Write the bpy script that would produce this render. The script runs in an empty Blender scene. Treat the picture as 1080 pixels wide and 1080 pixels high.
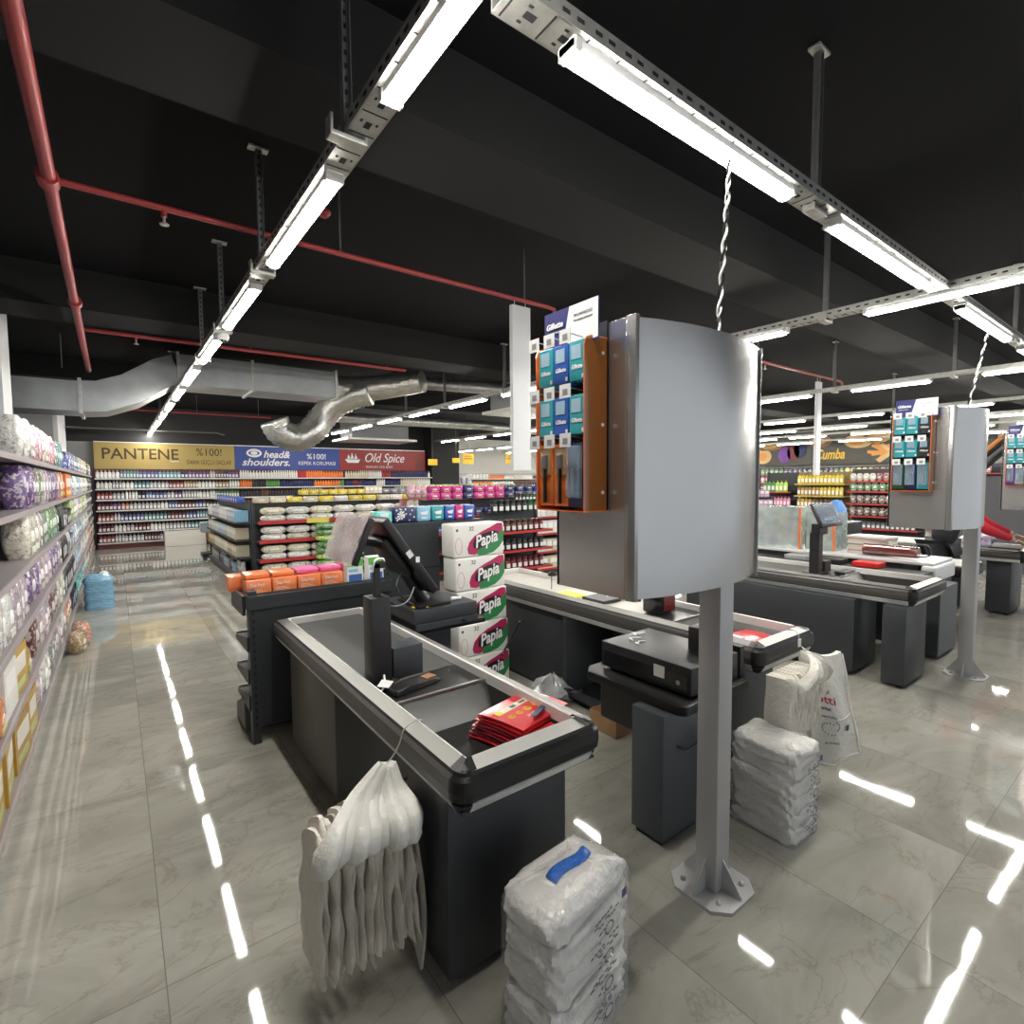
import bpy, bmesh, math, random
from mathutils import Vector, Matrix
C = bpy.context.scene.collection
random.seed(7)
PI = math.pi
# ---------------------------------------------------------------- camera
cam = bpy.data.cameras.new('camera'); cam.lens = 18.524; cam.sensor_width = 36; cam.clip_start = .02
co = bpy.data.objects.new('camera', cam); C.objects.link(co)
co.matrix_world = Matrix(((.7989, .0427, -.5999, 0), (-.6014, .0442, -.7977, 0), (-.0076, .9981, .0610, 1.75), (0, 0, 0, 1)))
bpy.context.scene.camera = co
# ---------------------------------------------------------------- world, view
w = bpy.data.worlds.new('world'); bpy.context.scene.world = w; w.use_nodes = True
w.node_tree.nodes['Background'].inputs[0].default_value = (.88, .93, 1, 1)
w.node_tree.nodes['Background'].inputs[1].default_value = .9
vs = bpy.context.scene.view_settings
bpy.context.scene.display_settings.display_device = 'sRGB'
vs.view_transform = 'Standard'; vs.look = 'None'; vs.gamma = 1; vs.use_curve_mapping = False
vs.exposure = 0.16
LAMP = 105.0
# ---------------------------------------------------------------- materials
MC = {}
def mat(name, col, rough=.5, metal=0, noise=0, nscale=40, bump=0, bscale=60, coat=0, emit=0, spec=.5, alpha=1, aniso=0, stretch=None, trans=0):
    if name in MC: return MC[name]
    m = bpy.data.materials.new(name); m.use_nodes = True; nt = m.node_tree; b = nt.nodes['Principled BSDF']
    c = (*col, 1) if len(col) == 3 else col
    b.inputs['Base Color'].default_value = c; b.inputs['Roughness'].default_value = rough; b.inputs['Metallic'].default_value = metal
    b.inputs['Specular IOR Level'].default_value = spec; b.inputs['Coat Weight'].default_value = coat; b.inputs['Coat Roughness'].default_value = .12
    b.inputs['Alpha'].default_value = alpha; b.inputs['Transmission Weight'].default_value = trans
    if emit: b.inputs['Emission Color'].default_value = c; b.inputs['Emission Strength'].default_value = emit
    tc = nt.nodes.new('ShaderNodeTexCoord'); mp = nt.nodes.new('ShaderNodeMapping'); nt.links.new(tc.outputs['Object'], mp.inputs[0])
    if stretch: mp.inputs['Scale'].default_value = stretch
    if noise:
        n = nt.nodes.new('ShaderNodeTexNoise'); n.inputs['Scale'].default_value = nscale; n.inputs['Detail'].default_value = 4
        nt.links.new(mp.outputs[0], n.inputs['Vector'])
        mx = nt.nodes.new('ShaderNodeMix'); mx.data_type = 'RGBA'
        mx.inputs[6].default_value = tuple(x * (1 - noise) for x in c[:3]) + (1,); mx.inputs[7].default_value = tuple(min(1, x * (1 + noise)) for x in c[:3]) + (1,)
        nt.links.new(n.outputs['Fac'], mx.inputs[0]); nt.links.new(mx.outputs[2], b.inputs['Base Color'])
    if bump:
        n2 = nt.nodes.new('ShaderNodeTexNoise'); n2.inputs['Scale'].default_value = bscale; n2.inputs['Detail'].default_value = 3
        bp = nt.nodes.new('ShaderNodeBump'); bp.inputs['Strength'].default_value = bump; bp.inputs['Distance'].default_value = .02
        nt.links.new(mp.outputs[0], n2.inputs['Vector']); nt.links.new(n2.outputs['Fac'], bp.inputs['Height']); nt.links.new(bp.outputs[0], b.inputs['Normal'])
    MC[name] = m; return m
def objcol(name, lighten=0, busy=False, rough=.35, coat=0, spec=.5, dark=0, hue=.5, bump=0):
    """packaging whose colour is the object's own colour"""
    m = bpy.data.materials.new(name); m.use_nodes = True; nt = m.node_tree; b = nt.nodes['Principled BSDF']
    oi = nt.nodes.new('ShaderNodeObjectInfo'); src = oi.outputs['Color']
    if hue != .5:
        h = nt.nodes.new('ShaderNodeHueSaturation'); h.inputs['Hue'].default_value = hue; h.inputs['Saturation'].default_value = .9
        nt.links.new(src, h.inputs['Color']); src = h.outputs[0]
    mx = nt.nodes.new('ShaderNodeMix'); mx.data_type = 'RGBA'; mx.inputs[0].default_value = lighten if lighten else dark
    t = .9 if lighten else .01
    mx.inputs[7].default_value = (t, t, t, 1); nt.links.new(src, mx.inputs[6]); nt.links.new(mx.outputs[2], b.inputs['Base Color'])
    b.inputs['Roughness'].default_value = rough; b.inputs['Coat Weight'].default_value = coat; b.inputs['Specular IOR Level'].default_value = spec
    if busy:
        tc = nt.nodes.new('ShaderNodeTexCoord'); last = mx.outputs[2]
        for q_, (sc_, col_, lo) in enumerate(((34, (.80, .78, .74, 1), .56), (48, (.05, .04, .05, 1), .60))):
            ad = nt.nodes.new('ShaderNodeVectorMath'); ad.operation = 'ADD'; nt.links.new(tc.outputs['Object'], ad.inputs[0]); nt.links.new(oi.outputs['Random'], ad.inputs[1])
            nn = nt.nodes.new('ShaderNodeTexNoise'); nn.inputs['Scale'].default_value = sc_; nn.inputs['Detail'].default_value = 1; nt.links.new(ad.outputs[0], nn.inputs['Vector'])
            st = nt.nodes.new('ShaderNodeMath'); st.operation = 'GREATER_THAN'; st.inputs[1].default_value = lo; nt.links.new(nn.outputs['Fac'], st.inputs[0])
            m3 = nt.nodes.new('ShaderNodeMix'); m3.data_type = 'RGBA'; m3.inputs[7].default_value = col_; nt.links.new(last, m3.inputs[6]); ml = nt.nodes.new('ShaderNodeMath'); ml.operation = 'MULTIPLY'; ml.inputs[1].default_value = .45; nt.links.new(st.outputs[0], ml.inputs[0]); nt.links.new(ml.outputs[0], m3.inputs[0]); last = m3.outputs[2]
        nt.links.new(last, b.inputs['Base Color'])
    if bump:
        n2 = nt.nodes.new('ShaderNodeTexNoise'); n2.inputs['Scale'].default_value = 25; bp = nt.nodes.new('ShaderNodeBump'); bp.inputs['Strength'].default_value = bump; bp.inputs['Distance'].default_value = .02
        tc = nt.nodes.new('ShaderNodeTexCoord'); nt.links.new(tc.outputs['Object'], n2.inputs['Vector'])
        nt.links.new(n2.outputs['Fac'], bp.inputs['Height']); nt.links.new(bp.outputs[0], b.inputs['Normal'])
    return m
BLACK = mat('black_plastic', (.012, .012, .013), .42)
BLACKG = mat('black_gloss', (.008, .008, .009), .18)
CHAR = mat('charcoal_panel', (.03, .033, .038), .45, noise=.1, nscale=8)
CHARB = mat('slate_panel', (.062, .070, .080), .42, noise=.08, nscale=8)
GREYP = mat('grey_body_panel', (.085, .085, .078), .5, noise=.08, nscale=6)
ALU = mat('brushed_aluminium', (.56, .55, .53), .34, 1, noise=.06, nscale=14, stretch=(1, 1, 30))
ALUW = mat('pale_aluminium', (.80, .80, .79), .38, .55)
ALUD = mat('ribbed_grey_bumper', (.065, .062, .057), .38)
SILV = mat('silver_painted_metal', (.46, .455, .445), .27, .85, noise=.06, nscale=3, bump=.03, bscale=5)
SILVP = mat('silver_painted_post', (.46, .46, .46), .4, .35, noise=.05, nscale=6)
STEEL = mat('stainless_tray', (.035, .035, .033), .28, .5, noise=.25, nscale=5, bump=.05, bscale=8)
BELT = mat('belt_rubber', (.075, .076, .072), .5, noise=.1, nscale=20)
GALV = mat('galvanised_metal', (.50, .50, .47), .42, .75, noise=.3, nscale=25)
GALVD = mat('galvanised_dim', (.20, .20, .20), .45, .6, noise=.3, nscale=25)
DUCT = mat('duct_sheet_metal', (.46, .48, .48), .32, .85, noise=.28, nscale=4, bump=.15, bscale=6)
FOIL = mat('foil_wrapped_duct', (.55, .55, .52), .28, .85, noise=.3, nscale=9, bump=.9, bscale=14)
RED = mat('red_pipe_paint', (.30, .035, .035), .4)
HOLE = mat('punched_hole_dark', (.01, .01, .01), .8)
WHITE = mat('white_plastic', (.78, .78, .77), .4)
WHITEP = mat('white_painted_board', (.72, .73, .74), .6)
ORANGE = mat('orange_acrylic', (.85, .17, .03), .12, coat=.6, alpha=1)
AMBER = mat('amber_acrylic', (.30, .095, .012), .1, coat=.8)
WALLG = mat('grey_wall_paint', (.40, .40, .40), .8, noise=.05, nscale=2)
CARD = mat('cardboard', (.30, .17, .08), .8, noise=.15, nscale=10)
BAGW = mat('white_bag_plastic', (.74, .72, .66), .38, noise=.10, nscale=12, bump=.35, bscale=35, coat=.15)
BAGW2 = mat('cream_bag_plastic', (.74, .70, .62), .5, noise=.14, nscale=9, bump=.4, bscale=40)
PACKW = mat('wrapped_white_bags', (.80, .78, .74), .35, noise=.06, nscale=10, bump=.9, bscale=26, coat=.8)
INK = mat('dark_print', (.06, .07, .10), .5)
INKR = mat('red_print', (.45, .02, .04), .5)
CARTON = mat('pale_carton', (.62, .60, .55), .6)
P_COL = objcol('pack_colour', bump=0); P_SOFT = objcol('soft_pack_colour', busy=True, rough=.25, coat=.5, bump=.6)
P_ROLL = objcol('film_pack_colour', rough=.25, coat=.5, bump=.4); P_LIGHT = objcol('pack_label', lighten=.72); P_DARK = objcol('pack_cap', dark=.6); P_HUE = objcol('pack_accent', lighten=.15, hue=.62)
TUBE = mat('lamp_diffuser', (1, .97, .90), .5, emit=LAMP)
# floor
def floor_mat():
    m = bpy.data.materials.new('polished_marble_tile'); m.use_nodes = True; nt = m.node_tree; N = nt.nodes; L = nt.links; b = N['Principled BSDF']
    tc = N.new('ShaderNodeTexCoord'); sx = N.new('ShaderNodeSeparateXYZ'); L.new(tc.outputs['Object'], sx.inputs[0])
    def mth(op, a, v=None, v2=None):
        n = N.new('ShaderNodeMath'); n.operation = op
        if hasattr(a, 'links') or hasattr(a, 'is_linked'): L.new(a, n.inputs[0])
        else: n.inputs[0].default_value = a
        if v is not None:
            if hasattr(v, 'is_linked'): L.new(v, n.inputs[1])
            else: n.inputs[1].default_value = v
        return n.outputs[0]
    ux = mth('DIVIDE', mth('SUBTRACT', sx.outputs[0], .07), .751); uy = mth('DIVIDE', mth('SUBTRACT', sx.outputs[1], .61), 1.5)
    ix = mth('FLOOR', ux); iy = mth('FLOOR', uy); fx = mth('FRACT', ux); fy = mth('FRACT', uy)
    dx = mth('MULTIPLY', mth('MINIMUM', fx, mth('SUBTRACT', 1.0, fx)), .751); dy = mth('MULTIPLY', mth('MINIMUM', fy, mth('SUBTRACT', 1.0, fy)), 1.5)
    g = mth('LESS_THAN', mth('MINIMUM', dx, dy), .0018)
    cb = N.new('ShaderNodeCombineXYZ'); L.new(ix, cb.inputs[0]); L.new(iy, cb.inputs[1])
    wn = N.new('ShaderNodeTexWhiteNoise'); wn.noise_dimensions = '3D'; L.new(cb.outputs[0], wn.inputs[0])
    off = N.new('ShaderNodeVectorMath'); off.operation = 'SCALE'; L.new(wn.outputs['Color'], off.inputs[0]); off.inputs['Scale'].default_value = 9
    ad = N.new('ShaderNodeVectorMath'); ad.operation = 'ADD'; L.new(tc.outputs['Object'], ad.inputs[0]); L.new(off.outputs[0], ad.inputs[1])
    mp = N.new('ShaderNodeMapping'); L.new(ad.outputs[0], mp.inputs[0]); mp.inputs['Scale'].default_value = (1.0, 1.9, 1)
    mp.inputs['Rotation'].default_value = (0, 0, .5)
    n1 = N.new('ShaderNodeTexNoise'); L.new(mp.outputs[0], n1.inputs['Vector']); n1.inputs['Scale'].default_value = 1.1; n1.inputs['Detail'].default_value = 7; n1.inputs['Distortion'].default_value = 1.4; n1.inputs['Roughness'].default_value = .62
    r1 = N.new('ShaderNodeValToRGB'); L.new(n1.outputs['Fac'], r1.inputs[0])
    e = r1.color_ramp.elements; e[0].position = .30; e[0].color = (.245, .235, .203, 1); e[1].position = .70; e[1].color = (.385, .374, .33, 1)
    n2 = N.new('ShaderNodeTexNoise'); L.new(mp.outputs[0], n2.inputs['Vector']); n2.inputs['Scale'].default_value = .8; n2.inputs['Detail'].default_value = 9; n2.inputs['Distortion'].default_value = 2.4; n2.inputs['Roughness'].default_value = .6
    v = mth('ABSOLUTE', mth('SUBTRACT', n2.outputs['Fac'], .5)); 
    r2 = N.new('ShaderNodeValToRGB'); L.new(v, r2.inputs[0]); e = r2.color_ramp.elements; e[0].position = 0; e[0].color = (.78, .75, .71, 1); e[1].position = .013; e[1].color = (1, 1, 1, 1)
    mu = N.new('ShaderNodeMix'); mu.data_type = 'RGBA'; mu.blend_type = 'MULTIPLY'; mu.inputs[0].default_value = .8; L.new(r1.outputs[0], mu.inputs[6]); L.new(r2.outputs[0], mu.inputs[7])
    tone = N.new('ShaderNodeMapRange'); L.new(wn.outputs['Value'], tone.inputs[0]); tone.inputs[3].default_value = .86; tone.inputs[4].default_value = 1.08
    sc = N.new('ShaderNodeVectorMath'); sc.operation = 'SCALE'; L.new(mu.outputs[2], sc.inputs[0]); L.new(tone.outputs[0], sc.inputs['Scale'])
    mg = N.new('ShaderNodeMix'); mg.data_type = 'RGBA'; L.new(g, mg.inputs[0]); L.new(sc.outputs[0], mg.inputs[6]); mg.inputs[7].default_value = (.18, .17, .155, 1)
    L.new(mg.outputs[2], b.inputs['Base Color'])
    b.inputs['Roughness'].default_value = .035; b.inputs['Specular IOR Level'].default_value = .5
    # every tile lies a hair out of level
    sb = N.new('ShaderNodeVectorMath'); sb.operation = 'SUBTRACT'; L.new(wn.outputs['Color'], sb.inputs[0]); sb.inputs[1].default_value = (.5, .5, .5)
    sm = N.new('ShaderNodeVectorMath'); sm.operation = 'MULTIPLY'; L.new(sb.outputs[0], sm.inputs[0]); sm.inputs[1].default_value = (.004, .004, 0)
    n3 = N.new('ShaderNodeTexNoise'); L.new(tc.outputs['Object'], n3.inputs['Vector']); n3.inputs['Scale'].default_value = 2.2
    bp = N.new('ShaderNodeBump'); bp.inputs['Strength'].default_value = .05; bp.inputs['Distance'].default_value = .02; L.new(n3.outputs['Fac'], bp.inputs['Height'])
    aa = N.new('ShaderNodeVectorMath'); aa.operation = 'ADD'; L.new(bp.outputs[0], aa.inputs[0]); L.new(sm.outputs[0], aa.inputs[1])
    nn = N.new('ShaderNodeVectorMath'); nn.operation = 'NORMALIZE'; L.new(aa.outputs[0], nn.inputs[0]); L.new(nn.outputs[0], b.inputs['Normal'])
    return m
# ---------------------------------------------------------------- mesh helpers
class MB:
    def __init__(s): s.bm = bmesh.new(); s.mats = []
    def mi(s, m):
        if m not in s.mats: s.mats.append(m)
        return s.mats.index(m)
    def mesh_part(s, vs, fs, m, bevel=0, seg=2, xf=None):
        V = [s.bm.verts.new(xf @ Vector(v) if xf else v) for v in vs]; k = s.mi(m); F = []
        for f in fs:
            try: q = s.bm.faces.new([V[i] for i in f]); q.material_index = k; F.append(q)
            except ValueError: pass
        if bevel:
            E_ = list({e for f in F for e in f.edges})
            r = bmesh.ops.bevel(s.bm, geom=E_, offset=bevel, segments=seg, profile=.5, affect='EDGES')
            for f in r['faces']: f.material_index = k
        return s
    def box(s, x0, x1, y0, y1, z0, z1, m, bevel=0, seg=2, xf=None):
        vs = [(x, y, z) for x in (x0, x1) for y in (y0, y1) for z in (z0, z1)]
        return s.mesh_part(vs, [(0, 1, 3, 2), (4, 6, 7, 5), (0, 4, 5, 1), (2, 3, 7, 6), (0, 2, 6, 4), (1, 5, 7, 3)], m, bevel, seg, xf)
    def prism(s, poly, ax, a, b, m, bevel=0, xf=None):
        def P(p, t): return {'x': (t, p[0], p[1]), 'y': (p[0], t, p[1]), 'z': (p[0], p[1], t)}[ax]
        n = len(poly); vs = [P(p, a) for p in poly] + [P(p, b) for p in poly]
        fs = [tuple(range(n))[::-1], tuple(range(n, 2 * n))] + [(i, (i + 1) % n, (i + 1) % n + n, i + n) for i in range(n)]
        return s.mesh_part(vs, fs, m, bevel, 2, xf)
    def loft(s, rings, m, caps=True, closed=True, xf=None):
        n = len(rings[0]); vs = [p for r in rings for p in r]; fs = []
        for j in range(len(rings) - 1):
            for i in range(n if closed else n - 1):
                a = j * n + i; b = j * n + (i + 1) % n; fs.append((a, b, b + n, a + n))
        if caps and closed: fs += [tuple(range(n))[::-1], tuple(range((len(rings) - 1) * n, len(rings) * n))]
        return s.mesh_part(vs, fs, m, xf=xf)
    def tube(s, pts, r, m, seg=8, xf=None, ribs=None):
        pts = [Vector(p) for p in pts]; rings = []; up = None
        for i, p in enumerate(pts):
            t = (pts[min(i + 1, len(pts) - 1)] - pts[max(i - 1, 0)]).normalized()
            if up is None: up = Vector((0, 0, 1)) if abs(t.z) < .9 else Vector((1, 0, 0))
            a = t.cross(up).normalized(); bb = a.cross(t).normalized(); up = bb
            rr = r[i] if isinstance(r, (list, tuple)) else r
            rings.append([p + a * math.cos(2 * PI * k / seg) * rr + bb * math.sin(2 * PI * k / seg) * rr for k in range(seg)])
        return s.loft(rings, m, xf=xf)
    def lathe(s, prof, c, m, seg=16, xf=None, sy=1):
        rings = [[(c[0] + r * math.cos(2 * PI * k / seg), c[1] + r * sy * math.sin(2 * PI * k / seg), c[2] + z) for k in range(seg)] for r, z in prof]
        return s.loft(rings, m, xf=xf)
    def quad(s, a, b, c, d, m): return s.mesh_part([a, b, c, d], [(0, 1, 2, 3)], m)
    def build(s, name, parent=None, smooth=None, loc=None, coll=True, label=None):
        o_ = Vector(loc) if loc else (base_of(parent) if parent else Vector((0, 0, 0)))
        if o_.length > 0: bmesh.ops.translate(s.bm, verts=s.bm.verts, vec=-o_)
        bmesh.ops.recalc_face_normals(s.bm, faces=s.bm.faces)
        me = bpy.data.meshes.new(name); s.bm.to_mesh(me); s.bm.free()
        for m in s.mats: me.materials.append(m)
        if smooth is not None:
            me.polygons.foreach_set('use_smooth', [True] * len(me.polygons))
            me.set_sharp_from_angle(angle=math.radians(smooth))
        o = bpy.data.objects.new(name, me)
        if coll: C.objects.link(o)
        if parent: o.parent = parent
        elif loc: o.location = loc
        if label: o['label'] = label
        return o
def base_of(o):
    while o.parent: o = o.parent
    return Vector(o.location) if abs(o.rotation_euler.z) < 1e-9 else Vector((0, 0, 0))
def tag(o, label, cat, group=None, kind=None):
    if label: o['label'] = label
    if cat: o['category'] = cat
    if group: o['group'] = group
    if kind: o['kind'] = kind
    return o
def T(name, label, cat, loc=(0, 0, 0), group=None, rz=0):
    o = bpy.data.objects.new(name, None); C.objects.link(o); o.location = loc; o.rotation_euler = (0, 0, rz); o.empty_display_size = .05
    return tag(o, label, cat, group)
def kids(o, table={}):
    return [c for c in o.children]
def dup(o, loc, rz=None, label=None, group=None, color=None):
    r = o.copy(); C.objects.link(r); r.location = loc
    if rz is not None: r.rotation_euler = (0, 0, rz)
    if label: r['label'] = label
    if group: r['group'] = group
    for ch in list(o.children):
        c = ch.copy(); C.objects.link(c); c.parent = r
        for g_ in list(ch.children):
            d = g_.copy(); C.objects.link(d); d.parent = c
    return r
def struct(o): o['kind'] = 'structure'; return o
FONT = None
def text(s, O, right, up, h, m, parent, width=None, shear=0, name='lettering', off=.002, ext=.001, align='CENTER', bold=0, label=None):
    cu = bpy.data.curves.new('t', 'FONT'); cu.body = s; cu.size = 1; cu.shear = shear; cu.align_x = align; cu.align_y = 'CENTER'; cu.extrude = ext / h; cu.offset = bold; cu.resolution_u = 3
    ob = bpy.data.objects.new('t', cu); C.objects.link(ob)
    dg = bpy.context.evaluated_depsgraph_get(); me = bpy.data.meshes.new_from_object(ob.evaluated_get(dg)); bpy.data.objects.remove(ob); bpy.data.curves.remove(cu)
    r = Vector(right).normalized(); u = Vector(up).normalized(); n = r.cross(u); O = Vector(O)
    sx = h * 1.4; sz = h * 1.4
    if width and len(me.vertices):
        xs = [v.co.x for v in me.vertices]; sx = width / (max(xs) - min(xs))
    o_ = base_of(parent) if parent else Vector((0, 0, 0))
    for v in me.vertices: v.co = O + r * v.co.x * sx + u * v.co.y * sz + n * (off + v.co.z * h) - o_
    me.materials.clear(); me.materials.append(m)
    o = bpy.data.objects.new(name, me); C.objects.link(o); o.parent = parent
    if label: o['label'] = label
    return o
ORD = ['first', 'second', 'third', 'fourth', 'fifth', 'sixth', 'seventh', 'eighth', 'ninth', 'tenth', 'eleventh', 'twelfth', 'thirteenth', 'fourteenth', 'fifteenth', 'sixteenth', 'seventeenth', 'eighteenth']
CNAME = {'red': (.42, .015, .02), 'white': (.74, .73, .69), 'orange': (.75, .19, .03), 'blue': (.03, .10, .42), 'teal': (.03, .33, .38), 'purple': (.16, .04, .30), 'black': (.02, .02, .022),
         'pink': (.70, .22, .38), 'green': (.10, .32, .06), 'gold': (.50, .30, .05), 'brown': (.14, .06, .035), 'silver': (.42, .43, .45), 'yellow': (.80, .60, .05), 'cream': (.66, .60, .45),
         'light blue': (.25, .50, .70), 'dark green': (.02, .09, .03), 'maroon': (.18, .015, .03), 'navy': (.012, .02, .10), 'lime': (.45, .65, .08), 'mauve': (.50, .33, .45), 'turquoise': (.15, .60, .55), 'grey': (.22, .23, .24), 'magenta': (.55, .03, .22)}
# ================================================================ STRUCTURE
b = MB(); b.box(-4, 30, -4.5, 24, -.1, 0, floor_mat()); struct(b.build('floor'))
CEIL = mat('black_painted_ceiling', (.0055, .0055, .0062), .9, noise=.2, nscale=1.2, spec=.15); BEAMM = mat('dark_beam_paint', (.016, .016, .016), .9, spec=.2)
b = MB(); b.box(-4, 30, -4.5, 24, 3.9, 4.1, CEIL); struct(b.build('ceiling'))
for i, (y, z, d) in enumerate([(2.38, 3.5, .57), (6.95, 3.5, .65), (11.9, 3.55, .6)]):
    b = MB(); b.box(-4, 30, y, y + d, z, 3.9, BEAMM); struct(b.build('trim_%d' % (i + 1)))
b = MB(); b.box(-4, 10.9, 18.3, 18.5, 0, 3.9, mat('dark_back_wall', (.03, .03, .032), .8)); b.box(-3, -.42, 18.2, 18.3, 0, 2.86, WALLG); struct(b.build('wall_back'))
b = MB(); b.box(-1.9, -1.7, -4.5, 18.3, 0, 3.9, mat('dim_left_wall', (.16, .16, .165), .8)); struct(b.build('wall_left'))
PALE = mat('pale_far_wall', (.72, .71, .66), .8)
b = MB(); b.box(10.9, 30, 23.5, 23.7, 0, 3.9, PALE); struct(b.build('wall_back_far'))
b = MB(); b.box(25.2, 25.4, -4.5, 24, 0, 3.9, PALE); struct(b.build('wall_right'))
# pilasters of the left wall
for i, (y0, y1, h) in enumerate([(7.75, 8.55, 3.9), (14.6, 17.2, 3.9)]):
    b = MB(); b.box(-1.7, -.93, y0, y1, 0, h, WALLG, .01); b.box(-.98, -.905, y0 - .004, y0 + .03, 0, h, WHITEP); b.box(-.935, -.925, y0, y1, 0, h, WHITEP)
    struct(b.build('wall_pilaster'))
b = MB(); b.box(9.55, 10.75, 17.7, 18.3, 0, 3.9, mat('black_column_paint', (.018, .018, .018), .8)); struct(b.build('wall_column'))
# ================================================================ LIGHTING
ZL = 3.1
def channel(name, label, axis, c, a, b_, detail, grp):
    r = T(name, label, 'cable tray', (0, 0, 0), grp)
    q = MB()
    def bx(u0, u1, v0, v1, z0, z1, m):
        if axis == 'y': q.box(c + v0, c + v1, u0, u1, z0, z1, m)
        else: q.box(u0, u1, c + v0, c + v1, z0, z1, m)
    bx(a, b_, -.055, .055, ZL + .03, ZL + .036, GALV); bx(a, b_, -.058, -.052, ZL + .03, ZL + .085, GALV); bx(a, b_, .052, .058, ZL + .03, ZL + .085, GALV)
    t = a + .02
    while t < min(b_, a + detail) - .1:
        bx(t, t + .006, -.05, .05, ZL + .0285, ZL + .03, HOLE)
        bx(t + .06, t + .10, -.012, .012, ZL + .0285, ZL + .03, HOLE); bx(t + .055, t + .07, -.035, -.027, ZL + .0285, ZL + .03, HOLE); bx(t + .055, t + .07, .027, .035, ZL + .0285, ZL + .03, HOLE)
        for sgn in (-1, 1):
            bx(t + .02, t + .05, sgn * .0595 - .001, sgn * .0595 + .001, ZL + .05, ZL + .062, HOLE); bx(t + .08, t + .11, sgn * .0595 - .001, sgn * .0595 + .001, ZL + .05, ZL + .062, HOLE)
        t += .14
    q.build('tray', r)
    return r
fit_proto = {}
def fitting(axis, c, u0, ln, label, grp):
    key = (axis, ln)
    loc = (c, u0 + ln / 2, ZL) if axis == 'y' else (u0 + ln / 2, c, ZL)
    if key in fit_proto: return dup(fit_proto[key], loc, None, label, grp)
    r = T('tube_light', label, 'light', (0, 0, 0), grp)
    h = ln / 2; q = MB(); q.box(-.035, .035, -h, h, .0, .03, WHITE)
    for e in (-h, h - .03): q.box(-.042, .042, e, e + .03, -.012, .03, mat('lamp_end_cap', (.5, .5, .48), .4), .004)
    hs = q.build('housing', r)
    q = MB(); pr = [(.036 * math.cos(t), .028 * math.sin(t) - .0) for t in [PI + k * PI / 8 for k in range(9)]]
    q.prism(pr, 'y', -h + .03, h - .03, TUBE); df = q.build('diffuser', r)
    if axis == 'x':
        for o in (hs, df): o.data.transform(Matrix.Rotation(PI / 2, 4, 'Z'))
    r.location = loc; fit_proto[key] = r
    return r
hang_proto = None
def hanger(x, y, label, grp='struts hanging the lamp trays from the ceiling'):
    global hang_proto
    if hang_proto: return dup(hang_proto, (x, y, ZL), None, label, grp)
    r = T('ceiling_strut', label, 'strut', (0, 0, 0), grp)
    q = MB(); q.box(-.018, .018, -.003, .003, .02, .79, GALVD); q.box(-.018, -.014, -.018, .018, .02, .79, GALVD); q.box(.014, .018, -.018, .018, .02, .79, GALVD)
    for k in range(14): q.box(-.006, .006, -.0042, -.003, .08 + k * .05, .10 + k * .05, HOLE)
    q.build('rod', r)
    q = MB(); q.box(-.06, .06, -.03, .03, .785, .80, GALV, .003); q.build('ceiling_plate', r)
    q = MB(); q.box(-.075, .075, -.03, .03, -.004, .016, GALV, .004); q.box(-.075, -.065, -.03, .03, -.0, .075, GALV); q.box(.065, .075, -.03, .03, 0, .075, GALV); q.build('saddle_bracket', r)
    r.location = (x, y, ZL); hang_proto = r; return r
rows = [('A', 'y', .845, 21.5, 'the row over the left aisle', [(.74, 1.1)] + [(2.42 + 1.65 * k, 1.18) for k in range(10)]),
        ('C', 'y', 5.02, 17.9, 'the second row across the store', [(.75, 1.05), (2.42, 1.1)] + [(4.06 + 1.65 * k, 1.2) for k in range(8)]),
        ('D', 'y', 9.25, 17.5, 'the third row across the store', [(.85, 1.06), (2.44, 1.03)] + [(4.04 + 1.6 * k, 1.15) for k in range(8)]),
        ('E', 'y', 13.1, 23, 'the fourth row across the store', [(-.8, 1.2), (.8, 1.2), (2.5, 1.5), (4.25, .9), (5.85, 1.0), (7.6, 1.2), (9.2, 1.2), (10.8, 1.2), (12.4, 1.2), (14, 1.2), (15.6, 1.2), (17.2, 1.2), (18.8, 1.2), (20.4, 1.2)]),
        ('F', 'y', 15.8, 23.4, 'the fifth row across the store', [(.6, 1.2), (2.1, 1.2), (3.7, 1.2), (5.5, 1.2), (7.3, 1.2), (9, 1.2), (10.6, 1.2), (12.2, 1.2), (13.8, 1.2), (15.4, 1.2), (17, 1.2), (18.6, 1.2), (20.2, 1.2)]),
        ('G', 'y', 18.5, 23, 'the sixth row across the store', [(.1, 1.3), (1.8, 1.3), (3.5, 1.7), (5.7, 1.2), (7.6, 1.2), (9.2, 1.5), (11.2, 1.3), (13, 1.3), (14.8, 1.3), (16.6, 1.3), (18.4, 1.3), (20.2, 1.3)]),
        ('H', 'y', 21.7, 23, 'the seventh row across the store', [(.1, 1.3), (1.9, 1.3), (3.6, 1.3), (5.4, 1.3), (7.1, 1.4), (9.4, 1.4), (11.3, 1.3), (13, 1.3), (14.8, 1.3), (16.6, 1.3), (18.4, 1.3), (20.2, 1.3)])]
for k, ax, c, end, desc, fs in rows:
    st = fs[0][0] - .3
    channel('lighting_tray', 'galvanised lamp tray of ' + desc, ax, c, -1 if k == 'A' else st, min(end, fs[-1][0] + 1.6) if k != 'A' else 17.9, 8 if k in 'AC' else .2, 'trays of the lamp rows')
    for i, (u, ln) in enumerate(fs):
        fitting(ax, c, u, ln, '%s white tube light from the camera end in %s' % (ORD[i], desc), 'tube lights of ' + desc)
channel('lighting_tray', 'galvanised lamp tray crossing overhead from the first lamp row to the right edge', 'x', 1.29, .95, 14, 9, 'trays of the lamp rows')
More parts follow.
